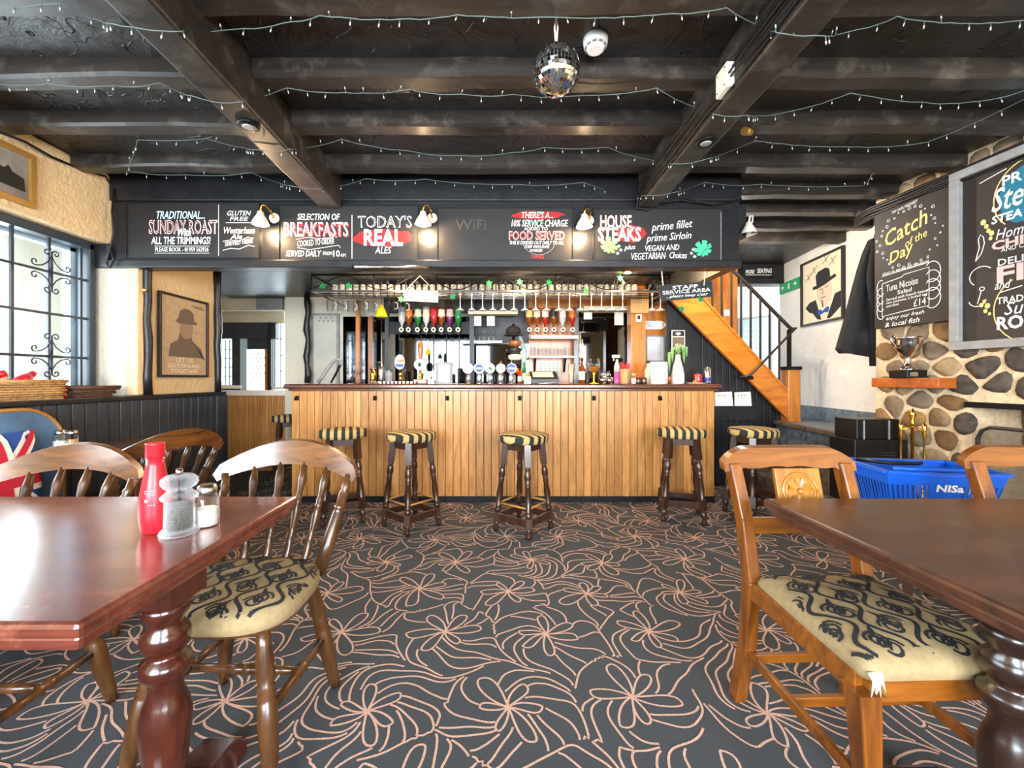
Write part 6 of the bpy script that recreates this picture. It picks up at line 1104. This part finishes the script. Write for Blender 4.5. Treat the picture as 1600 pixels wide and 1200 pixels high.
# ================================================================== LEFT SIDE SMALL THINGS
def basket(name, lab, x0, x1, y0, y1, z, h, mat, flare):
    t = thing(name, lab, 'basket', ((x0 + x1) / 2, (y0 + y1) / 2, z)); cx, cy = (x0 + x1) / 2, (y0 + y1) / 2; hx, hy = (x1 - x0) / 2, (y1 - y0) / 2; nb = int(h / .013)
    def ring(k, zz): e = 1 - flare * (1 - k); pts = []; 
    MB().box(x0 + flare * hx, y0 + flare * hy, z, x1 - flare * hx, y1 - flare * hy, z + .008).build('floor', mat, t)
    for b_ in range(nb):
        e = 1 - flare * (1 - b_ / nb); zz = z + .012 + b_ * .013; pts = []; per = 44
        for i in range(per + 1):
            q = i / per * 4; s_, u = int(q) % 4, q - int(q); c = [(-1, -1, 1, -1), (1, -1, 1, 1), (1, 1, -1, 1), (-1, 1, -1, -1)][s_]; w = .004 * (1 if (i + b_) % 2 else -1)
            pts.append(V(cx + (c[0] + (c[2] - c[0]) * u) * (hx * e + w), cy + (c[1] + (c[3] - c[1]) * u) * (hy * e + w), zz))
        MB().tube(pts, .0066, 5, False).build('weave_band', mat, t)
    MB().tube([V(cx + a * hx, cy + b_ * hy, z + h + .004) for a, b_ in ((-1, -1), (1, -1), (1, 1), (-1, 1), (-1, -1))], .011, 6).build('rim', mat, t); return t
basket('wicker_basket', 'honey coloured wicker basket of sauce bottles on the window sill', -2.86, -2.58, 2.0, 2.49, 1.03, .1, 'wicker', .05)
basket('wicker_tray', 'dark brown shallow wicker tray on the sill by the white pier', -2.86, -2.6, 2.56, 2.86, 1.03, .06, 'darkwicker', .18)
for k, (x, y, dx, dy, m_, lab) in enumerate(((-2.72, 2.2, .02, .12, 'ketchup', 'red sauce bottle lying in the basket, nearest its left side'), (-2.7, 2.38, -.02, .1, 'ketchup', 'red sauce bottle lying in the basket near its right side'))):
    t = thing('sauce_bottle', lab, 'bottle', (x, y, 1.12), 'red bottles in the basket'); a = V(x - dx, y - dy * .6, 1.12); b_ = V(x + dx, y + dy * .4, 1.17); MB().turn(a, b_, [(0, .02), (.08, .033), (.5, .034), (.8, .024), (1, .018)], 14).build('body', m_, t); MB().turn(b_, b_ + (b_ - a) * .2, [(0, .02), (1, .018)], 12).build('cap', 'ketchupcap', t)
t = thing('mayonnaise_jar', 'pale mayonnaise jar standing in the window basket', 'jar', (-2.76, 2.3, 1.04)); MB().lathe((-2.76, 2.3, 1.04), [(.04, 0), (.044, .01), (.044, .09), (.034, .11), (.034, .12)], 16).build('jar', 'foam', t); MB().lathe((-2.76, 2.3, 1.04), [(.037, .12), (.037, .14)], 16).build('lid', 'labelcream', t); MB().lathe((-2.76, 2.3, 1.04), [(.0446, .075), (.0446, .092)], 16, cap=False).build('paper_label', 'bluecap', t)
t = thing('sauce_bottle', 'red sauce bottle standing on the sill between basket and tray', 'bottle', (-2.66, 2.525, 1.03)); MB().lathe((-2.66, 2.525, 1.03), [(.026, 0), (.03, .01), (.03, .06), (.022, .1)], 14).build('body', 'ketchup', t); MB().lathe((-2.66, 2.525, 1.13), [(.02, 0), (.018, .03)], 12).build('cap', 'flagwhite', t)
# settle back with rounded end and flag cushion
t = thing('settle_back', 'low settle back with a rounded end and tan edge below the window sill', 'settle', (-2.5, 1.8, .43)); pl_ = [(1.2, .43), (2.4, .43), (2.4, .75)] + [(2.4 - .22 + .22 * math.cos(a), .77 + .215 * math.sin(a)) for a in [PI / 2 * i / 8 for i in range(9)]] + [(1.2, .985)]; MB().prism(pl_, (V(-2.53, 0, 0), V(0, 1, 0), V(0, 0, 1), V(1, 0, 0)), .03).build('panel', 'windowsheen', t); MB().tube([V(-2.505, a, b_) for a, b_ in pl_[1:]], .012, 6).build('edge_trim', 'rail', t)
t = thing('flag_cushion', 'red white and blue flag cushion propped against the settle', 'cushion', (-2.42, 2.06, .43)); yc, zc, hh = 1.99, .655, .225
def cush(s1):
    def fn(a, b_): u, v_ = a * 2 - 1, b_ * 2 - 1; th_ = .05 * (max(0, (1 - abs(u) ** 3)) * max(0, (1 - abs(v_) ** 3))) ** .6; return V(-2.43 + s1 * th_ - .08 * (b_ - .5), yc + u * .22 * (1 - .06 * (1 - abs(v_))), zc + v_ * hh * (1 - .05 * (1 - abs(u))))
    return fn
MB().grid(cush(1), 16, 16).grid(cush(-1), 16, 16).build('cover', 'flagblue', t)
def cstripe(pts, wd, off): 
    m = MB(); fn = cush(1); vs = []; n = 14
    for i in range(n + 1):
        q = i / n; a = Vector(pts[0]).lerp(Vector(pts[1]), q); d = (Vector(pts[1]) - Vector(pts[0])).normalized(); nn = Vector((-d.y, d.x)) * wd / 2
        for r_ in (a + nn, a - nn): vs.append(fn(min(1, max(0, r_.x)), min(1, max(0, r_.y))) + V(off, 0, 0))
    m.add(vs, [(2 * i, 2 * i + 2, 2 * i + 3, 2 * i + 1) for i in range(n)], True); return m
for p0, p1, wd, m_, of in (((0, 0), (1, 1), .16, 'flagwhite', .004), ((0, 1), (1, 0), .16, 'flagwhite', .0045), ((0, 0), (1, 1), .07, 'flagred', .006), ((0, 1), (1, 0), .07, 'flagred', .0065), ((0, .5), (1, .5), .32, 'flagwhite', .008), ((.5, 0), (.5, 1), .32, 'flagwhite', .0085), ((0, .5), (1, .5), .19, 'flagred', .010), ((.5, 0), (.5, 1), .19, 'flagred', .0105)): cstripe((p0, p1), wd, of).build('flag_stripe', m_, t)
# things on the left tables
TX, TY = -.895, 1.087; t = thing('ketchup_bottle', 'tall red ketchup bottle on the mahogany table', 'bottle', (TX, TY, .75)); MB().lathe((TX, TY, .75), [(.026, 0), (.03, .004), (.0355, .04), (.036, .07), (.032, .105), (.026, .14), (.021, .17), (.019, .195)], 26).build('body', 'ketchup', t); MB().lathe((TX, TY, .75), [(.02, .194), (.0215, .197), (.0205, .227), (.022, .231)], 24).build('cap', 'ketchupcap', t)
f = (V(TX + .004, TY - .0372, .75 + .115), V(.96, .28, 0), V(0, -.02, -1), V(.28, -.96, 0)); lines(t, 'flagwhite', f, [('- - - - -', 0, 0, .022, .002), ('- - - -', 0, .006, .02, .008), ('- - -', .004, .011, .018, .013), ('o', 0, .022, .007, .03), ('- - -', .008, .036, .022, .038)], .0015, 'print')
TX, TY = -.823, 1.075; t = thing('pepper_mill', 'clear acrylic pepper mill full of peppercorns on the mahogany table', 'pepper mill', (TX, TY, .75)); MB().lathe((TX, TY, .75), [(.043, 0), (.044, .004), (.04, .012), (.034, .016), (.033, .085), (.04, .09), (.042, .096), (.036, .102), (.03, .108)], 24, cap=False).build('barrel', 'acrylic', t); MB().lathe((TX, TY, .75), [(.044, 0), (.044, .006), (.036, .012)], 24).build('base', 'acrylic', t); MB().lathe((TX, TY, .75), [(.027, .014), (.027, .075), (.02, .082)], 18).build('peppercorns', 'pepper', t)
MB().lathe((TX, TY, .75), [(.03, .108), (.026, .114), (.036, .12), (.042, .13), (.04, .142), (.03, .15), (.012, .152)], 12, cap=False).build('grinder_top', 'acrylic', t); MB().lathe((TX, TY, .75), [(.004, .03), (.004, .15), (.008, .151), (.008, .166)], 12).build('spindle', 'steel', t)
shaker('salt_shaker', 'square glass salt shaker beside the pepper mill', (-.79, 1.13, .75), .03, .112, .4, 'salt', 'steel', 8)
shaker('salt_shaker', 'left of the two glass shakers on the window table', (at(94, 2.31), 2.31, .75), .033, .115, .45, 'salt', 'steel', 6); shaker('pepper_shaker', 'right of the two glass shakers on the window table', (at(113, 2.34), 2.34, .75), .03, .11, .5, 'cork', 'steel', 6)
